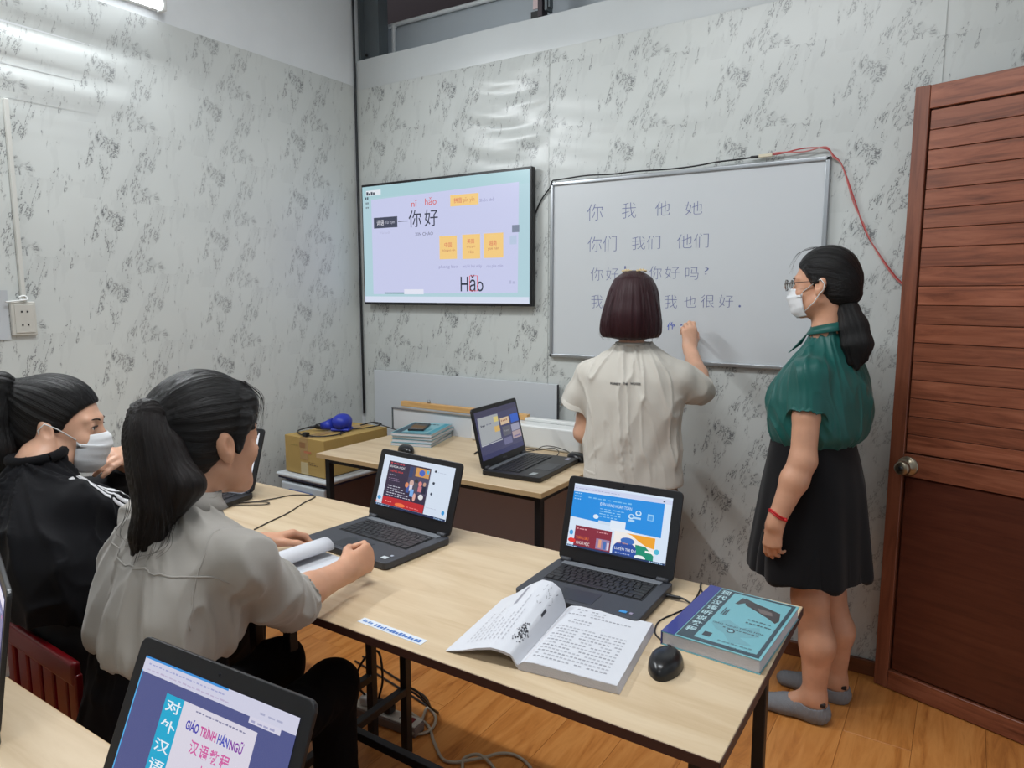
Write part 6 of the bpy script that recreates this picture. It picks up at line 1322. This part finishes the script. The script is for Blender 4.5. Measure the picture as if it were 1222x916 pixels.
s = SDF(.005); jy = rad(-12)
s.stack([(.745, -1.635, .725, .180, .135), (.79, -1.645, .722, .192, .142), (.87, -1.665, .715, .190, .132), (.93, -1.70, .705, .180, .115), (.975, -1.728, .71, .150, .092), (1.01, -1.742, .716, .108, .076), (1.035, -1.752, .722, .068, .060), (1.055, -1.755, .726, .056, .052)], jy, .02, 2.4)
s.chain([(-1.68, .71, .965), s4R, s4R.lerp(e4R, .6) + Vector((.008, 0, 0)), e4R + Vector((0, 0, .005)), e4R.lerp(w4R, .8) + Vector((0, 0, .008))], [.05, .056, .060, .056, .040], .035)
s.chain([(-1.82, .73, .965), s4L, s4L.lerp(e4L, .6), e4L + Vector((0, 0, .012)), e4L.lerp(w4L, .86)], [.05, .056, .058, .056, .043], .03)
d4 = (w4L - e4L).normalized(); q4 = e4L.lerp(w4L, .86); s.cap(q4 + d4 * .035, q4 + d4 * .08, .055, .055, .003, op='s')
s.ell((-1.7, 1.0, .62), (.6, .5, .151), 0, op='s')
jk = sculpt('black_jacket', s, JKT, lsn, 2, folds((-1.72, .68), 7, 4.0, .006, .0045, 5.5, 4.0)); jt = bvh(jk)
WS = mat('white_stripe', (214, 214, 216), .6)
for k in range(3):
    o_ = (k - 1) * .019; ribbon('white_stripe', jt, [Vector((x_ + o_ * .55, y_ - o_ * .85, z_)) for x_, y_, z_ in ((-1.635, .752, 1.02), (-1.58, .765, .998), (-1.555, .80, .965), (-1.555, .84, .935), (-1.57, .885, .905))], .0105, WS, jk, .0018)
b = MB(); b.tube([Vector((-1.756, .727, 1.052)) + Vector((.054 * cos(a * pi / 10), .051 * sin(a * pi / 10), .006 * sin(a * pi / 10))) for a in range(21)], .012, JKT, seg=8, cap=False); q = b.build('collar'); q.parent = jk
s = SDF(.008); s.stack([(.455, -1.60, .765, .16, .125), (.54, -1.60, .765, .165, .125), (.68, -1.60, .755, .158, .12), (.77, -1.61, .748, .150, .112)], jy, .03)
for hx, kx in ((-1.69, -1.80), (-1.54, -1.62)): s.chain([(hx, .78, .53), (kx, 1.13, .515)], [.088, .068], .03); s.chain([(kx, 1.13, .515), (kx, 1.14, .10)], [.068, .05], .03)
sculpt('trousers', s, mat('charcoal_trousers', (44, 42, 42), .9), lsn, 1, folds((-1.7, .7), 9, 6, .003, .003, 6))
for kx in (-1.80, -1.62):
    s = SDF(.006); s.cap((kx, 1.14, .05), (kx, 1.25, .035), .04, .034, .02); s.ell((kx, 1.1, -.05), (.3, .3, .051), 0, op='s'); sculpt('shoe', s, BLACKPL, lsn, 1)
b = MB(); b.box((-1.80, 1.06, .7525), (.20, .14, .004), PAPER, M=Matrix.Translation((-1.8, 1.06, 0)) @ Matrix.Rotation(rad(12), 4, 'Z') @ Matrix.Translation((1.8, -1.06, 0))); tag(b.build('paper_sheet'), 'white paper under the arm of the person in the black jacket', 'paper')
# ---------------------------------------------------------- seats
stool(-1.175, .60, rad(2), 'red plastic stool under the person in the white blouse').pop('group', None)
r = empty('plastic_chair', (-1.535, .80, 0), rad(-2), 'red plastic chair with slotted back under the person in the black jacket', 'chair')
b = MB(); b.box((0, 0, .435), (.33, .34, .03), RED, bev=.013, seg=3); b.build('seat', r)
for sx in (-1, 1):
    for sy in (-1, 1):
        b = MB(); b.tube([(sx * .15, sy * .15, .43), (sx * .175, sy * .18, .0)], [.022, .016], RED, seg=10); b.build('leg', r)
for sx in (-1, 1):
    b = MB(); b.box((sx * .145, -.185, .56), (.035, .016, .27), RED, bev=.005); b.build('back_post', r)
for x in (-.09, -.03, .03, .09):
    b = MB(); b.box((x, -.185, .56), (.046, .010, .25), RED, bev=.004); b.build('back_slat', r)
b = MB(); b.box((0, -.187, .695), (.32, .018, .05), RED, bev=.008, seg=3); b.build('top_rail', r)
